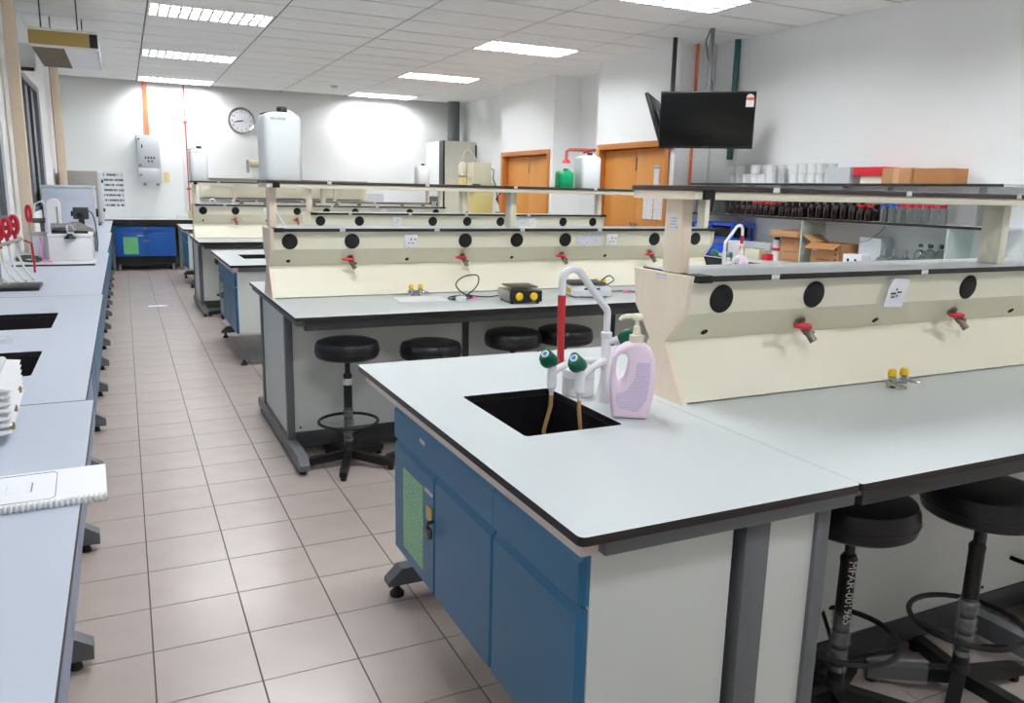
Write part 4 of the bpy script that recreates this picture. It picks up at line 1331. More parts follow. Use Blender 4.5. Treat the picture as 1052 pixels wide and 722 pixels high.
# grey cabinet
t = thing('grey_incubator', 'grey enamel incubator with black latches in the far left corner', 'incubator', (-0.54, 13.5, ZT))
MB().box(-0.28, 0, 0.03, 0.22, 0.9, 0.79, bev=0.01).build('body', 'midgrey', t)
MB().box(0.22, 0.02, 0.05, 0.27, 0.88, 0.77, bev=0.008).build('door', 'lightgrey', t)
for z in (0.2, 0.62):
    MB().box(0.27, 0.06, z, 0.295, 0.12, z + 0.05, bev=0.005).build('latch', 'black', t)
for x in (-0.24, 0.2):
    for yv in (0.06, 0.84):
        MB().cyl((x, yv, 0), 0.025, 0.03, 10).build('foot', 'black', t)

# ------------------------------------------------------------------ back wall
t = thing('back_bench', 'white bench with black apron along the back wall', 'lab bench', (0, 15.13, 0))
plate(rrect(XL + 0.003, 0, 5.2, 0.762, 0.004), [], ZT + 0.0, ZT + 0.02, ('top', 'core'), 'worktop', t)
MB().box(XL + 0.02, 0.02, 0.765, 5.18, 0.06, ZT).build('apron', 'black', t)
for x in (-0.2, 0.86, 1.9, 3.0, 4.1, 5.1):
    MB().box(x - 0.02, 0.06, 0.0, x + 0.02, 0.1, 0.765).build('leg', 'grey', t)
    MB().box(x - 0.02, 0.66, 0.0, x + 0.02, 0.7, 0.765).build('leg', 'grey', t)
MB().box(-0.8, 0.7, 0.05, 5.15, 0.715, 0.765).build('rear_panel', 'panel', t)
MB().box(0.88, 0.1, 0.1, 0.895, 0.68, 0.765).box(-0.26, 0.1, 0.1, -0.245, 0.68, 0.765).build('side_panel', 'panel', t)
c = thing('back_cabinet', 'bright blue cabinet with green notice under the back bench', 'cabinet', (-0.17, 15.18, 0))
MB().box(0, 0.02, 0.25, 0.955, 0.5, 0.76).build('body', 'panel', c)
MB().box(0, 0, 0.65, 0.955, 0.02, 0.755, bev=0.003).build('drawer_front', 'bluev', c)
MB().box(0.46, -0.012, 0.69, 0.5, 0, 0.725, bev=0.003).build('lock', 'brass', c)
for a0, a1 in ((0.002, 0.476), (0.48, 0.953)):
    MB().box(a0, 0, 0.245, a1, 0.02, 0.642, bev=0.003).build('door', 'bluev', c)
MB().box(0.44, -0.01, 0.495, 0.53, 0, 0.52, bev=0.002).build('hasp', 'brass', c)
MB().box(0.13, -0.002, 0.28, 0.36, 0, 0.57).build('paper_notice', 'papergx', c)
MB().box(0.35, -0.002, 0.59, 0.45, 0, 0.605).build('label', 'label', c)
MB().box(0.0, 0.05, 0.11, 0.955, 0.5, 0.25).build('plinth', 'black', c)
for x in (0.05, 0.9):
    MB().cyl((x, 0.06, 0), 0.025, 0.11, 12).build('caster_leg', 'steel', c)
for k, (x, hh, m, nm) in enumerate(((0.94, 0.07, 'whitep', 'white tray box lying on the back bench'), (1.13, 0.12, 'resin', 'small yellowish jar rack on the back bench'))):
    t = thing('bench_box', nm, 'box', (x, 15.6, ZT + 0.0205))
    MB().box(-0.08, -0.08, 0, 0.08, 0.08, hh, bev=0.006).build('body', m, t)
    MB().box(-0.085, -0.085, hh, 0.085, 0.085, hh + 0.012, bev=0.004).build('lid', 'whitep' if k == 0 else 'beige', t)
t = thing('cupboard_rack', 'cream wall cupboard rack with grey shelf on the back wall', 'cupboard', (1.27, 15.62, 1.2))
MB().box(0, 0.0, 0.05, 3.05, 0.27, 0.37).build('body', 'cream', t)
for k in range(5):
    MB().box(0.005 + 0.61 * k, -0.016, 0.055, 0.6 + 0.61 * k, 0, 0.365, bev=0.003).build('door', 'cream', t)
MB().box(0.0, -0.06, 0.0, 3.05, 0.27, 0.03).build('lower_shelf', 'midgrey', t)
for a0, a1 in ((0.15, 1.12), (1.7, 3.05)):
    MB().box(a0, -0.1, 0.372, a1, 0.27, 0.4).build('upper_shelf', 'midgrey', t)
MB().box(3.06, -0.005, -0.05, 3.4, 0.0, 0.17).build('pinned_sheet', 'printx', t)
t = thing('bracket_pump', 'small white unit with bracket on the back wall by the big can', 'lab unit', (2.27, 15.72, 1.76))
MB().lathe([(0.06, -0.1), (0.07, -0.08), (0.07, 0.08), (0.06, 0.1)], (0, 0.08, 0.12), 16, 'x').build('body', 'beige', t)
MB().box(-0.16, 0.02, -0.05, -0.12, 0.1, 0.18).build('bracket', 'midgrey', t)
MB().box(0.1, 0.02, -0.12, 0.14, 0.1, 0.18).build('bracket', 'midgrey', t)
# clock
t = thing('round_clock', 'round silver rimmed wall clock on the back wall', 'clock', (2.065, YB, 2.64))
MB().lathe([(0.24, 0.0), (0.24, -0.03), (0.225, -0.045), (0.2, -0.03)], (0, 0, 0), 40, 'y', caps=False).build('rim', 'chrome', t)
fc = MB().lathe([(0.205, -0.01), (0.205, -0.026), (0.0, -0.026)], (0, 0, 0), 40, 'y').build('dial', 'paper', t)
for k in range(1, 13):
    a = PI / 2 - 2 * PI * k / 12
    place(text_mesh(str(k), 0.055, 'ink'), 'numeral', fc, (0.165 * math.cos(a), -0.0275, 0.165 * math.sin(a)), (PI / 2, 0, 0))
for nm, ang, ln, wd in (('hour_hand', 8.72, 0.09, 0.01), ('minute_hand', 43 / 5, 0.14, 0.007)):
    a = PI / 2 - 2 * PI * ang / 12
    d = Vector((math.cos(a), 0, math.sin(a)))
    MB().tube([Vector((0, -0.03, 0)) - d * 0.03, Vector((0, -0.03, 0)) + d * ln], wd, 6).build(nm, 'black', t)
# switchboard
t = thing('switchboard', 'grey electrical distribution box with small breakers on back wall', 'electrical box', (0.275, YB - 0.2, 1.48))
MB().box(0, 0, 0, 0.37, 0.2, 0.82, bev=0.006).build('body', 'lightgrey', t)
MB().box(0.01, -0.012, 0.27, 0.36, 0, 0.81, bev=0.003).build('upper_door', 'lightgrey', t)
MB().box(0.01, -0.012, 0.01, 0.36, 0, 0.26, bev=0.003).build('lower_door', 'lightgrey', t)
for x, z in ((0.04, 0.75), (0.04, 0.31), (0.04, 0.14)):
    MB().cyl((x, -0.012, z), 0.015, -0.01, 10, 'y').build('lock', 'black', t)
MB().box(0.075, -0.016, 0.6, 0.095, -0.012, 0.66).build('breaker', 'black', t)
for x, z in ((0.12, 0.42), (0.165, 0.42), (0.21, 0.42), (0.255, 0.42), (0.165, 0.36), (0.22, 0.36)):
    MB().box(x, -0.016, z, x + 0.025, -0.012, z + 0.035).build('breaker', 'ink', t)
for x in (0.07, 0.28):
    MB().box(x, 0.05, -0.04, x + 0.05, 0.1, 0).build('cable_gland', 'midgrey', t)
tag(MB().box(0.43, YB - 0.05, 2.3005, 0.5, YB - 0.002, ZC).build('wide_conduit', 'orange'), 'wide orange conduit above the electrical box', 'conduit')
tag(MB().tube([(1.097, YB - 0.03, 0.9), (1.097, YB - 0.03, ZC)], 0.011, 10).box(1.06, YB - 0.05, 2.55, 1.135, YB - 0.002, 2.575).box(1.06, YB - 0.05, 1.38, 1.135, YB - 0.002, 1.41).build('gas_pipe', 'redp'), 'thin red pipe running down the back wall', 'pipe')
tag(MB().box(1.02, YB - 0.03, 0.9, 1.04, YB - 0.002, 2.0).build('cable_duct', 'whitep'), 'thin white cable duct beside the red back wall pipe', 'duct')
tag(MB().box(0.69, YB - 0.006, 1.5, 0.78, YB - 0.001, 1.68).build('yellow_card', 'resin'), 'small yellow card on the back wall under the electrical box', 'card')
tag(MB().box(-0.29, YB - 0.006, 1.07, 0.03, YB - 0.001, 1.66).build('photo_sheet', 'photo'), 'white sheet of small dark photos on the back wall', 'poster')

# tall cabinet and duct in the far right corner
t = thing('fume_cabinet', 'tall white fume cabinet with black edge strip in the far right corner', 'fume cabinet', (5.65, 14.86, 0))
MB().box(0.02, 0.02, 0.0, 0.685, 1.02, 2.41).build('body', 'ivorywhite', t)
MB().box(0.0, 0.26, 1.35, 0.02, 1.02, 2.4, bev=0.003).build('sash', 'whitep', t)
MB().box(-0.008, 0.02, 0.0, 0.03, 0.24, 2.415).build('edge_strip', 'black', t)
MB().box(0.01, 0.26, 0.85, 0.02, 1.0, 1.34).build('work_opening', 'dgrey', t)
MB().box(-0.03, 0.3, 0.8, 0.02, 1.0, 0.85).build('sill', 'steel', t)
MB().box(-0.04, 0.35, 1.05, 0.0, 0.6, 1.25, bev=0.02).build('control_pod', 'chrome', t)
MB().box(0.66, -0.0, 0.0, 0.688, 0.02, 2.35).build('rear_strip', 'dgrey', t)
tag(MB().cyl((6.08, 15.45, 2.4105), 0.12, ZC - 2.412, 20).build('exhaust_duct', 'greycon'), 'dark grey exhaust duct rising from the fume cabinet', 'duct')
t = thing('water_still', 'beige water still with yellowed tanks and grey control panel', 'water still', (5.5, 13.6, 0))
MB().cyl((0.08, 0.1, 0.85), 0.075, 0.86, 18).build('filter_column', 'resin', t)
MB().lathe([(0.08, 1.71), (0.085, 1.72), (0.085, 1.74), (0.08, 1.75)], (0.08, 0.1, 0), 18).build('clamp_collar', 'chrome', t)
MB().lathe([(0.08, 1.75), (0.08, 1.92), (0.05, 1.97), (0.02, 1.98)], (0.08, 0.1, 0), 18).build('column_head', 'beige', t)
MB().box(0.24, 0.0, 1.62, 0.6, 0.3, 1.98, bev=0.006).build('upper_box', 'beige', t)
pn = MB().box(0.2, 0.0, 1.45, 0.64, 0.3, 1.62, bev=0.006).build('control_panel', 'beige', t)
MB().box(0.23, -0.006, 1.48, 0.38, 0.0, 1.6).build('display', 'teal', pn)
MB().box(0.46, -0.006, 1.5, 0.56, 0.0, 1.58).build('dial_plate', 'lightgrey', pn)
MB().box(0.26, 0.0, 0.85, 0.64, 0.3, 1.45, bev=0.01).build('tank', 'resin', t)
MB().box(-0.03, -0.02, 0.8, 0.7, 0.35, 0.85).build('stand_top', 'lightgrey', t)
for x in (0.0, 0.63):
    for yv in (0.0, 0.3):
        MB().box(x, yv, 0, x + 0.04, yv + 0.04, 0.8).build('stand_leg', 'grey', t)
MB().tube([(0.08, 0.1, 1.97), (0.1, 0.1, 2.15), (0.2, 0.1, 2.2), (0.3, 0.1, 2.1), (0.35, 0.1, 1.97)], 0.012, 8).build('clear_hose', 'tubew', t)
MB().tube([(0.6, 0.1, 1.9), (0.68, 0.08, 1.86), (0.66, 0.06, 1.7), (0.72, 0.05, 1.55), (0.76, 0.05, 1.3)], 0.01, 8).build('black_hose', 'black', t)
t = thing('grey_bin', 'grey bin with an orange hose handle beside the yellowed tanks', 'bin', (6.12, 13.08, 0))
MB().lathe([(0.12, 0), (0.15, 0.9), (0.155, 1.12), (0.15, 1.12), (0.14, 1.0)], (0, 0, 0), 20).build('body', 'midgrey', t)
MB().tube([(-0.05, 0, 1.05), (-0.09, 0, 1.3), (-0.1, 0, 1.42)], 0.02, 8).build('orange_handle', 'orange', t)
MB().tube([(0.02, 0, 1.05), (-0.12, 0.05, 1.35), (-0.05, 0.05, 1.45)], 0.02, 8).build('black_handle', 'black', t)

# emergency shower pipe in the recess
t = thing('safety_shower_pipe', 'red safety shower pipe jutting over the green can', 'pipe', (0, 0, 0))
MB().tube([(6.415, 10.0, 2.09), (6.1, 10.0, 2.085), (5.68, 10.0, 2.075), (5.63, 10.0, 2.05), (5.63, 10.0, 1.95)], 0.022, 10).build('pipe', 'redp', t)
MB().lathe([(0.06, 0), (0.05, 0.03), (0.025, 0.06)], (5.63, 10.0, 1.89), 14).build('shower_head', 'red', t)
MB().tube([(5.9, 10.0, 2.04), (6.25, 10.0, 2.12)], 0.012, 8).build('pull_lever', 'red', t)

# pipes at the television corner
tag(MB().tube([(6.10, 7.83, 0.9), (6.10, 7.83, ZC)], 0.018, 10).build('fire_pipe', 'orange'), 'orange red pipe on the bay corner behind the television', 'pipe')
tag(MB().tube([(6.3, 7.39, 1.9), (6.3, 7.39, ZC)], 0.033, 12).build('drain_pipe', 'teal'), 'teal pipe on the right wall beside the television', 'pipe')
tag(MB().tube([(6.3, 7.75, 0.9), (6.3, 7.75, ZC)], 0.012, 8).build('thin_conduit', 'lightgrey'), 'thin pale conduit in the corner beside the teal pipe', 'conduit')


# ------------------------------------------------------------------ televisions
def television(loc, rz, tilt, label, W=0.96, H=0.56, sticker=False, pole=None, dongle=False):
    t = thing('television', label, 'television', loc, rz)
    Mt = Matrix.Rotation(tilt, 4, 'X')
    MB(Mt).box(-W / 2, 0, -H / 2, W / 2, 0.035, H / 2, bev=0.005).build('casing', 'black', t)
    s = MB(Mt).box(-W / 2 + 0.012, -0.002, -H / 2 + 0.03, W / 2 - 0.012, 0.0, H / 2 - 0.012).build('screen', 'screen', t)
    MB(Mt).box(-W * 0.3, 0.035, -H * 0.35, W * 0.3, 0.07, H * 0.2, bev=0.01).build('rear_housing', 'black', t)
    MB(Mt).box(-0.12, 0.07, -0.12, 0.12, 0.085, 0.12).build('mount_plate', 'dgrey', t)
    for x in (-0.1, 0.1):
        for z in (-0.1, 0.1):
            MB(Mt).cyl((x, 0.085, z), 0.012, 0.006, 8, 'y').build('mount_bolt', 'chrome', t)
    MB().tube([(0, 0.08, 0), (0, 0.14, 0.02)], 0.02, 8).build('mount_arm', 'dgrey', t)
    MB().tube([(0, 0.14, -0.05), (0, 0.14, pole)], 0.025, 12).build('ceiling_pole', 'grey' if sticker else 'blackpaint', t)
    MB().tube([(0.03, 0.13, 0.0), (0.035, 0.14, pole * 0.4), (-0.03, 0.15, pole * 0.7), (-0.06, 0.14, pole * 0.86), (-0.02, 0.14, pole)], 0.006, 6).build('cable', 'black', t)
    MB(Mt).box(-0.03, -0.003, -H / 2 + 0.01, 0.03, 0, -H / 2 + 0.02).build('maker_badge', 'dgrey', t)
    if sticker:
        k = MB(Mt).box(W / 2 - 0.1, -0.0035, H / 2 - 0.155, W / 2 - 0.02, -0.002, H / 2 - 0.09).build('price_sticker', 'paper', t)
        MB(Mt).box(W / 2 - 0.1, -0.0035, H / 2 - 0.09, W / 2 - 0.02, -0.002, H / 2 - 0.065).build('orange_band', 'orange', k)
        MB(Mt).prism([(W / 2 - 0.06 + 0.038 * math.cos(a), H / 2 - 0.062 + 0.035 * math.sin(a)) for a in [PI * q / 8 for q in range(9)]], 'y', -0.0035, -0.002).build('badge_top', 'strip', k)
    if dongle:
        MB(Mt).box(-W / 2 + 0.02, 0.036, -H / 2 + 0.0, -W / 2 + 0.2, 0.09, -H / 2 + 0.05, bev=0.005).build('wall_box', 'bluep', t)
    return t


television((5.56, 6.92, 2.262), -0.675, 0.14, 'black television facing the camera with an orange and white sticker', 0.965, 0.575, True, 0.93)
television((5.52, 7.72, 2.28), -2.33, 0.33, 'second black television seen edge on behind the first', 0.965, 0.575, False, 0.91, True)

# ------------------------------------------------------------------ ceiling air conditioner
t = thing('ceiling_air_conditioner', 'old cream ceiling air conditioner hung near the left wall', 'air conditioner', (-0.395, 8.85, 2.70))
MB().box(-0.275, 0.0, 0.0, 0.285, 1.5, 0.17, bev=0.01).build('body', 'whitep', t)
MB().box(-0.28, -0.02, 0.02, 0.215, 0.0, 0.14, bev=0.004).build('end_cover', 'olive', t)
MB().box(0.215, -0.022, 0.02, 0.285, 0.0, 0.14, bev=0.004).build('end_cap', 'black', t)
g = MB().box(-0.26, 0.04, -0.006, 0.0, 1.46, 0.0).build('intake_grille', 'agedgrille', t)
gm = MB().box(-0.26, -0.008, -0.012, 0.0, 0.008, -0.006).mesh('grille_slat', 'agedgrille')
for k in range(34):
    place(gm, 'grille_slat', g, (0, 0.08 + 0.04 * k, 0))
MB().box(0.27, 0.03, -0.004, 0.29, 1.47, 0.06).build('air_outlet', 'lightgrey', t)
for x in (-0.18, 0.12):
    for yv in (0.1, 1.4):
        MB().box(x - 0.006, yv - 0.006, 0.17, x + 0.006, yv + 0.006, 0.5).build('hanger', 'dgrey', t)
MB().box(-0.42, 0.6, -0.14, -0.29, 0.75, 0.1).build('side_bracket', 'whitep', t)
MB().box(-0.41, 0.55, -0.16, -0.3, 0.6, -0.13).build('bracket_foot', 'black', t)

# ------------------------------------------------------------------ right wall bench and shelves
t = thing('side_bench', 'white bench with black sink along the right wall under the shelves', 'lab bench', (0, 0, 0))
ZW = 0.85
plate(rrect(5.62, 3.2, XR - 0.003, 7.7, 0.005), [rrect(5.72, 6.75, 6.0, 7.4, 0.01)[::-1]], ZW - 0.02, ZW, ('top', 'core'), 'worktop', t)
MB().box(5.71, 6.74, ZW - 0.2, 6.01, 7.41, ZW - 0.19).box(5.71, 6.74, ZW - 0.19, 5.72, 7.41, ZW - 0.021).box(6.0, 6.74, ZW - 0.19, 6.01, 7.41, ZW - 0.021).box(5.72, 6.74, ZW - 0.19, 6.0, 6.75, ZW - 0.021).box(5.72, 7.4, ZW - 0.19, 6.0, 7.41, ZW - 0.021).build('sink_basin', 'epoxy', t)
for yv in (3.3, 5.4, 7.6):
    MB().box(5.68, yv - 0.02, 0, 5.72, yv + 0.02, ZW - 0.02).box(6.26, yv - 0.02, 0, 6.3, yv + 0.02, ZW - 0.02).build('leg_frame', 'grey', t)
MB().box(5.66, 3.22, 0.76, 5.7, 7.68, ZW - 0.02).build('apron', 'dgrey', t)
t = thing('bottle_shelf', 'two tier grey edged shelving with upright panels on the right wall', 'shelf', (0, 0, ZW))
for z, nm in ((1.297, 'middle_shelf'), (1.63, 'top_shelf')):
    y0s = 3.95 if z < 1.4 else 3.95
    bd = MB().box(6.03, y0s, z - 0.022 - ZW, XR - 0.002, 7.72, z - ZW).mesh(nm, ['lightgrey', 'core'])
    for p in bd.polygons:
        p.material_index = 1 if p.normal.x < -0.5 else 0
    place(bd, nm, t)
for yv in (5.93, 4.36):
    MB().box(6.03, yv - 0.01, 0.001, XR - 0.002, yv + 0.01, 1.274 - ZW).build('upright_panel', 'greenglass', t)
for yv in (7.0, 5.7, 5.2, 4.3):
    MB().box(6.28, yv - 0.012, 1.298 - ZW, XR - 0.002, yv + 0.012, 1.607 - ZW).build('bracket', 'steel', t)

ZM, ZTOP = 1.2975, 1.6305


ORD = 'first second third fourth fifth sixth seventh eighth ninth tenth eleventh twelfth'.split()


def copies(proto, spots, what, where):
    # spots: (location, turn, row number counted from the front, index from the left in that row)
    xs = sorted({round(p[2], 3) for p in spots})
    count = {}
    for k, (loc, rz, xr) in enumerate(spots):
        r = xs.index(round(xr, 3))
        n = count[r] = count.get(r, -1) + 1
        row = 'front' if r == 0 and len(xs) > 1 else ('back' if len(xs) > 1 else 'single')
        lab = '%s %s from the left, %s row, %s' % (ORD[n], what, row, where)
        o = proto if k == 0 else dup(proto)
        o.location = loc
        o.rotation_euler = (0, 0, rz)
        o['label'] = lab


def bottle_proto(name, label, cat, group, body, capm, r, h, ch, neck=0.5):
    t = thing(name, label, cat, group=group)
    MB().lathe([(r * 0.9, 0), (r, 0.004), (r, h * 0.68), (r * 0.85, h * 0.78), (r * neck, h * 0.86), (r * neck, h)], (0, 0, 0), 16).build('body', body, t)
    MB().lathe([(r * neck * 1.12, h * 0.93), (r * neck * 1.12, h * 0.93 + ch), (r * neck, h * 0.93 + ch + 0.003)], (0, 0, 0), 14).build('cap', capm, t)
    return t


def rows(y0, y1, step, xs, z):
    out = []
    for x in xs:
        y = y0
        while y >= y1:
            out.append(((x + random.uniform(-.003, .003), y + random.uniform(-.0015, .0015), z), random.uniform(0, 6), x))
            y -= step
    return out


SH = 'on the right wall middle shelf'
copies(bottle_proto('amber_bottle', 'dark amber bottle with black cap ' + SH, 'bottle', 'black capped amber bottles', 'amber', 'black', 0.041, 0.125, 0.022, 0.55), rows(7.03, 6.76, 0.088, (6.09, 6.18), ZM) + rows(6.27, 5.99, 0.088, (6.09,), ZM), 'black capped amber bottle', 'middle shelf')
copies(bottle_proto('amber_bottle', 'dark amber bottle with red cap ' + SH, 'bottle', 'red capped amber bottles', 'amber', 'red', 0.041, 0.13, 0.022, 0.62), rows(6.67, 6.35, 0.088, (6.09, 6.18), ZM) + rows(5.29, 5.12, 0.09, (6.09,), ZM), 'red capped amber bottle', 'middle shelf')
copies(bottle_proto('amber_bottle', 'short amber bottle in the back row ' + SH, 'bottle', 'back row of amber bottles', 'amber', 'black', 0.041, 0.135, 0.022, 0.6), rows(6.27, 5.99, 0.088, (6.18,), ZM) + rows(5.29, 5.12, 0.09, (6.18,), ZM), 'amber bottle standing behind another', 'middle shelf')
copies(bottle_proto('tall_amber_bottle', 'taller dark amber bottle with black screw cap ' + SH, 'bottle', 'tall amber bottles', 'amber', 'black', 0.043, 0.165, 0.026, 0.5), rows(5.88, 5.38, 0.1, (6.09, 6.2), ZM), 'taller black capped amber bottle', 'middle shelf')
copies(bottle_proto('clear_bottle', 'clear glass bottle with blue cap ' + SH, 'bottle', 'blue capped clear bottles', 'glass', 'bluep', 0.034, 0.145, 0.02, 0.68), rows(5.04, 4.92, 0.082, (6.09, 6.18), ZM), 'blue capped clear bottle', 'middle shelf')
copies(bottle_proto('clear_bottle', 'clear glass bottle with red cap ' + SH, 'bottle', 'red capped clear bottles', 'glass', 'red', 0.034, 0.145, 0.02, 0.68), rows(4.86, 4.46, 0.082, (6.09, 6.18), ZM), 'red capped clear bottle', 'middle shelf')
# tall clear glass cylinders at the far end of the middle shelf
gp = thing('glass_beaker', 'tall clear glass beaker at the far end of the middle shelf', 'beaker', group='tall glass beakers')
MB().lathe([(0.04, 0), (0.042, 0.003), (0.042, 0.2), (0.045, 0.203), (0.041, 0.203), (0.039, 0.2), (0.039, 0.006), (0, 0.006)], (0, 0, 0), 18, caps=False).build('body', 'glass', gp)
copies(gp, rows(7.62, 7.14, 0.105, (6.1, 6.22), ZM), 'tall glass beaker', 'far end of middle shelf')
# round flasks on the bench
fp = thing('round_flask', 'clear round shouldered flask standing on the right wall bench', 'flask', group='round flasks on the wall bench')
MB().lathe([(0.05, 0), (0.055, 0.004), (0.055, 0.1), (0.045, 0.13), (0.02, 0.15), (0.016, 0.19), (0.018, 0.195)], (0, 0, 0), 18).build('body', 'glass', fp)
MB().lathe([(0.013, 0.19), (0.018, 0.2), (0.018, 0.215), (0.0, 0.218)], (0, 0, 0), 12).build('stopper', 'clear', fp)
copies(fp, rows(5.0, 4.76, 0.12, (6.08, 6.22), ZW + 0.0005), 'round shouldered flask', 'right wall bench')
bp_ = bottle_proto('tall_clear_bottle', 'tall clear bottle with black cap standing on the right wall bench', 'bottle', 'black capped tall clear bottles', 'glass', 'black', 0.045, 0.27, 0.024, 0.34)
copies(bp_, rows(4.66, 4.44, 0.1, (6.12, 6.24), ZW + 0.0005), 'tall black capped clear bottle', 'right wall bench')

# white tubs on the top shelf
tp = thing('white_tub', 'white plastic tub stacked on the right wall top shelf', 'tub', group='white tubs on the top shelf')
MB().lathe([(0.046, 0), (0.052, 0.006), (0.054, 0.08)], (0, 0, 0), 18).build('body', 'whitep', tp)
MB().lathe([(0.057, 0.08), (0.057, 0.094), (0.052, 0.097), (0, 0.097)], (0, 0, 0), 18).build('lid', 'whitep', tp)
first_tub = True
for clus, yl, where in ((0, (7.1, 6.985, 6.87, 6.755, 6.64, 6.525), 'near the television'), (1, (6.185, 6.07, 5.955, 5.84), 'beside the grey metal box')):
    for q, yv in enumerate(yl):
        for xv, row in ((6.13, 'front'), (6.25, 'back')):
            for lv in range(1 if (clus == 0 and row == 'front' and q in (2, 4)) else 2):
                o = tp if first_tub else dup(tp)
                first_tub = False
                o.location = (xv, yv, ZTOP + 0.0975 * lv)
                o['label'] = '%s white tub, %s stack from left, %s row, cluster %s' % (('lower', 'upper')[lv], ORD[q], row, where)


def carton(name, label, loc, size, rz, m='board', tapem=None, flaps=False, marks=()):
    t = thing(name, label, 'box', loc, rz)
    a, b_, h = size[0] / 2, size[1] / 2, size[2]
    if flaps:
        b = MB()
        b.box(-a, -b_, 0, a, b_, 0.005).box(-a, -b_, 0, -a + 0.005, b_, h).box(a - 0.005, -b_, 0, a, b_, h).box(-a, -b_, 0, a, -b_ + 0.005, h).box(-a, b_ - 0.005, 0, a, b_, h)
        b.build('carton_body', m, t)
        for sx, ang in ((-1, 0.5), (1, -0.9)):
            MB(Matrix.Translation((sx * a, 0, h)) @ Matrix.Rotation(ang * sx * -1 if sx > 0 else -ang, 4, 'Y')).box(0, -b_, -0.002, sx * a * 0.9, b_, 0.002).build('flap', 'board2', t)
        MB(Matrix.Translation((0, b_, h)) @ Matrix.Rotation(0.5, 4, 'X')).box(-a, 0, -0.002, a, b_ * 0.8, 0.002).build('flap', m, t)
    else:
        MB().box(-a, -b_, 0, a, b_, h, bev=0.003).build('carton_body', m, t)
    if tapem:
        MB().box(-a - 0.001, -0.03, 0.0, -a, 0.03, h).build('tape', tapem, t)
    for (y0, z0, y1, z1, mm) in marks:
        MB().box(-a - 0.0015, y0, z0, -a, y1, z1).build('printed_mark', mm, t)
    return t


carton('metal_box', 'pale grey metal box beside the white tubs on top shelf', (6.18, 5.60, ZTOP), (0.22, 0.3, 0.15), 0, 'lightgrey')
carton('white_carton', 'white carton under the red box on the top shelf', (6.19, 5.21, ZTOP), (0.2, 0.26, 0.07), 0, 'ivory')
carton('red_box', 'bright red box lying on the white carton on top shelf', (6.17, 5.24, ZTOP + 0.0705), (0.22, 0.32, 0.075), 0.0, 'red')
carton('brown_carton', 'brown carton with a pale tape strip on the top shelf', (6.16, 4.93, ZTOP), (0.22, 0.29, 0.132), 0, 'board', 'tape')
carton('brown_carton', 'plain darker brown carton nearest the camera on top shelf', (6.17, 4.595, ZTOP), (0.22, 0.34, 0.125), 0, 'board2')
carton('brown_carton', 'open brown carton with raised lid on the right wall bench', (6.16, 6.09, ZW + 0.0005), (0.22, 0.26, 0.25), 0, 'board', None, False, ((-0.1, 0.1, 0.08, 0.105, 'ink'), (-0.1, 0.02, 0.08, 0.025, 'ink')))
carton('carton_lid', 'shallow brown carton tray propped over the open carton', (6.13, 6.13, ZW + 0.251), (0.28, 0.36, 0.06), 0.0, 'board')
carton('open_carton', 'open brown carton with flaps up next to the upright panel', (6.14, 5.6, ZW + 0.0005), (0.24, 0.36, 0.22), 0, 'board', None, True, ((0.1, 0.15, 0.16, 0.2, 'paper'), (-0.06, 0.06, 0.1, 0.068, 'ink'), (-0.14, 0.16, -0.12, 0.18, 'ink'), (-0.14, 0.11, -0.12, 0.13, 'ink'), (-0.14, 0.06, -0.12, 0.08, 'ink')))
carton('white_carton', 'white box with two dark holes leaning by the grey file', (6.08, 5.28, ZW + 0.0005), (0.12, 0.2, 0.14), 0.05, 'paper', None, False, ((0.03, 0.07, 0.055, 0.1, 'black'), (-0.05, 0.07, -0.025, 0.1, 'black')))
carton('grey_file', 'tall grey file box behind the white box with holes', (6.22, 5.2, ZW + 0.0005), (0.16, 0.24, 0.3), 0, 'lightgrey')
cable('thin wire drooping from the grey file box', [(6.13, 5.32, 1.1), (6.1, 5.2, 1.12), (6.08, 5.06, 1.2), (6.1, 5.02, 1.26)], 0.003)
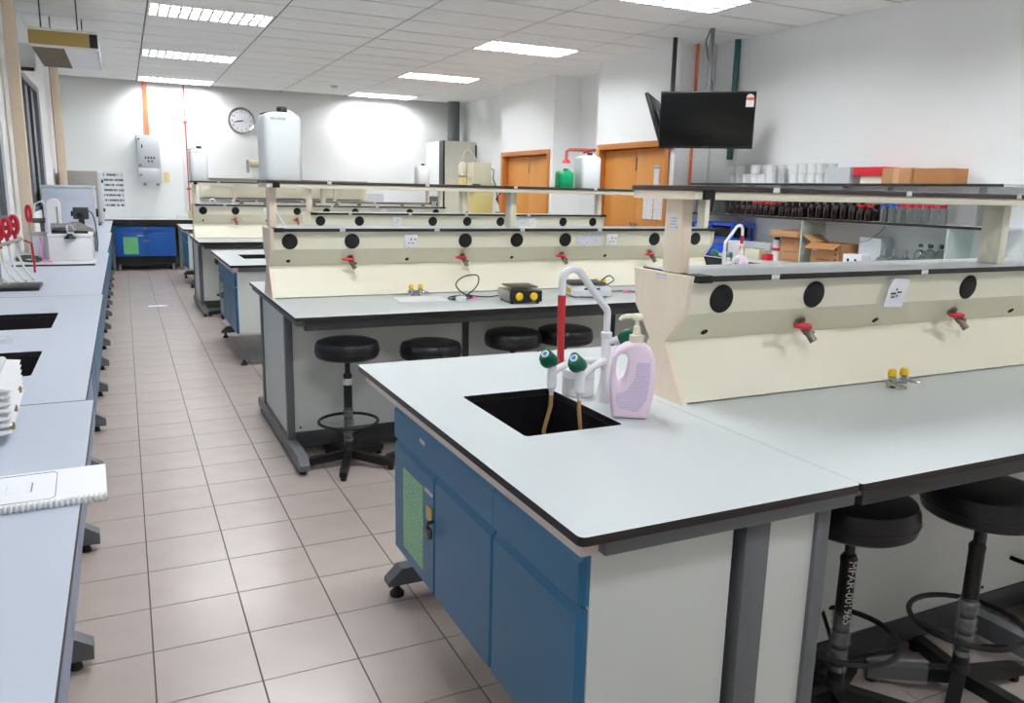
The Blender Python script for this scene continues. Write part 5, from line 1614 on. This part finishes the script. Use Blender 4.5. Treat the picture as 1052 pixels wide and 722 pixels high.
# blue rack and boxes at the far end of the bench
t = thing('blue_drawer_rack', 'bright blue plastic rack at the far end of the wall bench', 'rack', (6.14, 7.3, ZW))
MB().box(-0.16, -0.42, 0.32, 0.16, 0.3, 0.345).box(-0.16, -0.42, 0.17, 0.16, 0.3, 0.19).build('tray', 'bluep', t)
for x in (-0.15, 0.13):
    for yv in (-0.41, -0.06, 0.28):
        MB().box(x, yv, 0, x + 0.025, yv + 0.025, 0.345).build('upright', 'bluep', t)
MB().box(-0.12, -0.35, 0.19, 0.12, 0.25, 0.3, bev=0.01).build('dark_bin', 'black', t)
MB().prism([(-0.4, 0.0), (-0.1, 0.0), (-0.12, 0.1), (-0.3, 0.13), (-0.38, 0.08)], 'x', -0.3, -0.17).build('blue_bag', 'bluep', t)
carton('white_carton', 'white printed box standing behind the small pink bottle', (5.94, 6.72, ZW + 0.0005), (0.1, 0.22, 0.17), 0, 'printy')
carton('grey_carton', 'grey carton with a dark slot beside the white printed box', (6.2, 6.62, ZW + 0.0005), (0.2, 0.42, 0.16), 0, 'lightgrey', None, False, ((-0.14, 0.07, 0.04, 0.1, 'black'),))
carton('beige_carton', 'flat beige carton between the grey carton and red rack', (5.98, 6.48, ZW + 0.0005), (0.14, 0.2, 0.1), 0.1, 'beige')
carton('red_rack', 'small red tube rack on the right wall bench', (5.98, 6.31, ZW + 0.0005), (0.08, 0.08, 0.06), 0, 'red')
t = thing('pump_dispenser', 'pair of stacked white and dark reagent pots by open carton', 'pot', (6.06, 6.28, ZW))
MB().cyl((0, 0, 0), 0.045, 0.1, 16).build('pot', 'whitep', t)
MB().cyl((0, 0, 0.1), 0.047, 0.03, 16).build('red_band', 'red', t)
MB().cyl((0, 0, 0.13), 0.04, 0.08, 16).build('clear_pot', 'lightgrey', t)
MB().cyl((0, 0, 0.21), 0.03, 0.03, 16).build('dark_lid', 'black', t)

t = thing('white_board', 'white board hanging on the right wall beyond the shelf end', 'board', (XR - 0.03, 2.7, 0.98))
MB().box(0, 0, 0, 0.028, 1.2, 0.58, bev=0.004).build('panel', 'bluegrey', t)
MB().box(-0.01, -0.01, -0.012, 0.028, 1.21, 0.0).build('pen_tray', 'alu', t)
MB().box(-0.004, 0.9, 0.3, 0.0, 1.15, 0.64).build('pinned_sheet', 'printy', t)

tag(MB().prism([(-0.1, -0.03), (0.08, -0.045), (0.14, 0.0), (0.06, 0.04), (-0.08, 0.035)], 'z', 0.0005, 0.0015, 0).build('tape_scrap', 'paper'), 'white tape scrap stuck on the aisle floor', 'tape').location = (0.29, 10.7, 0)
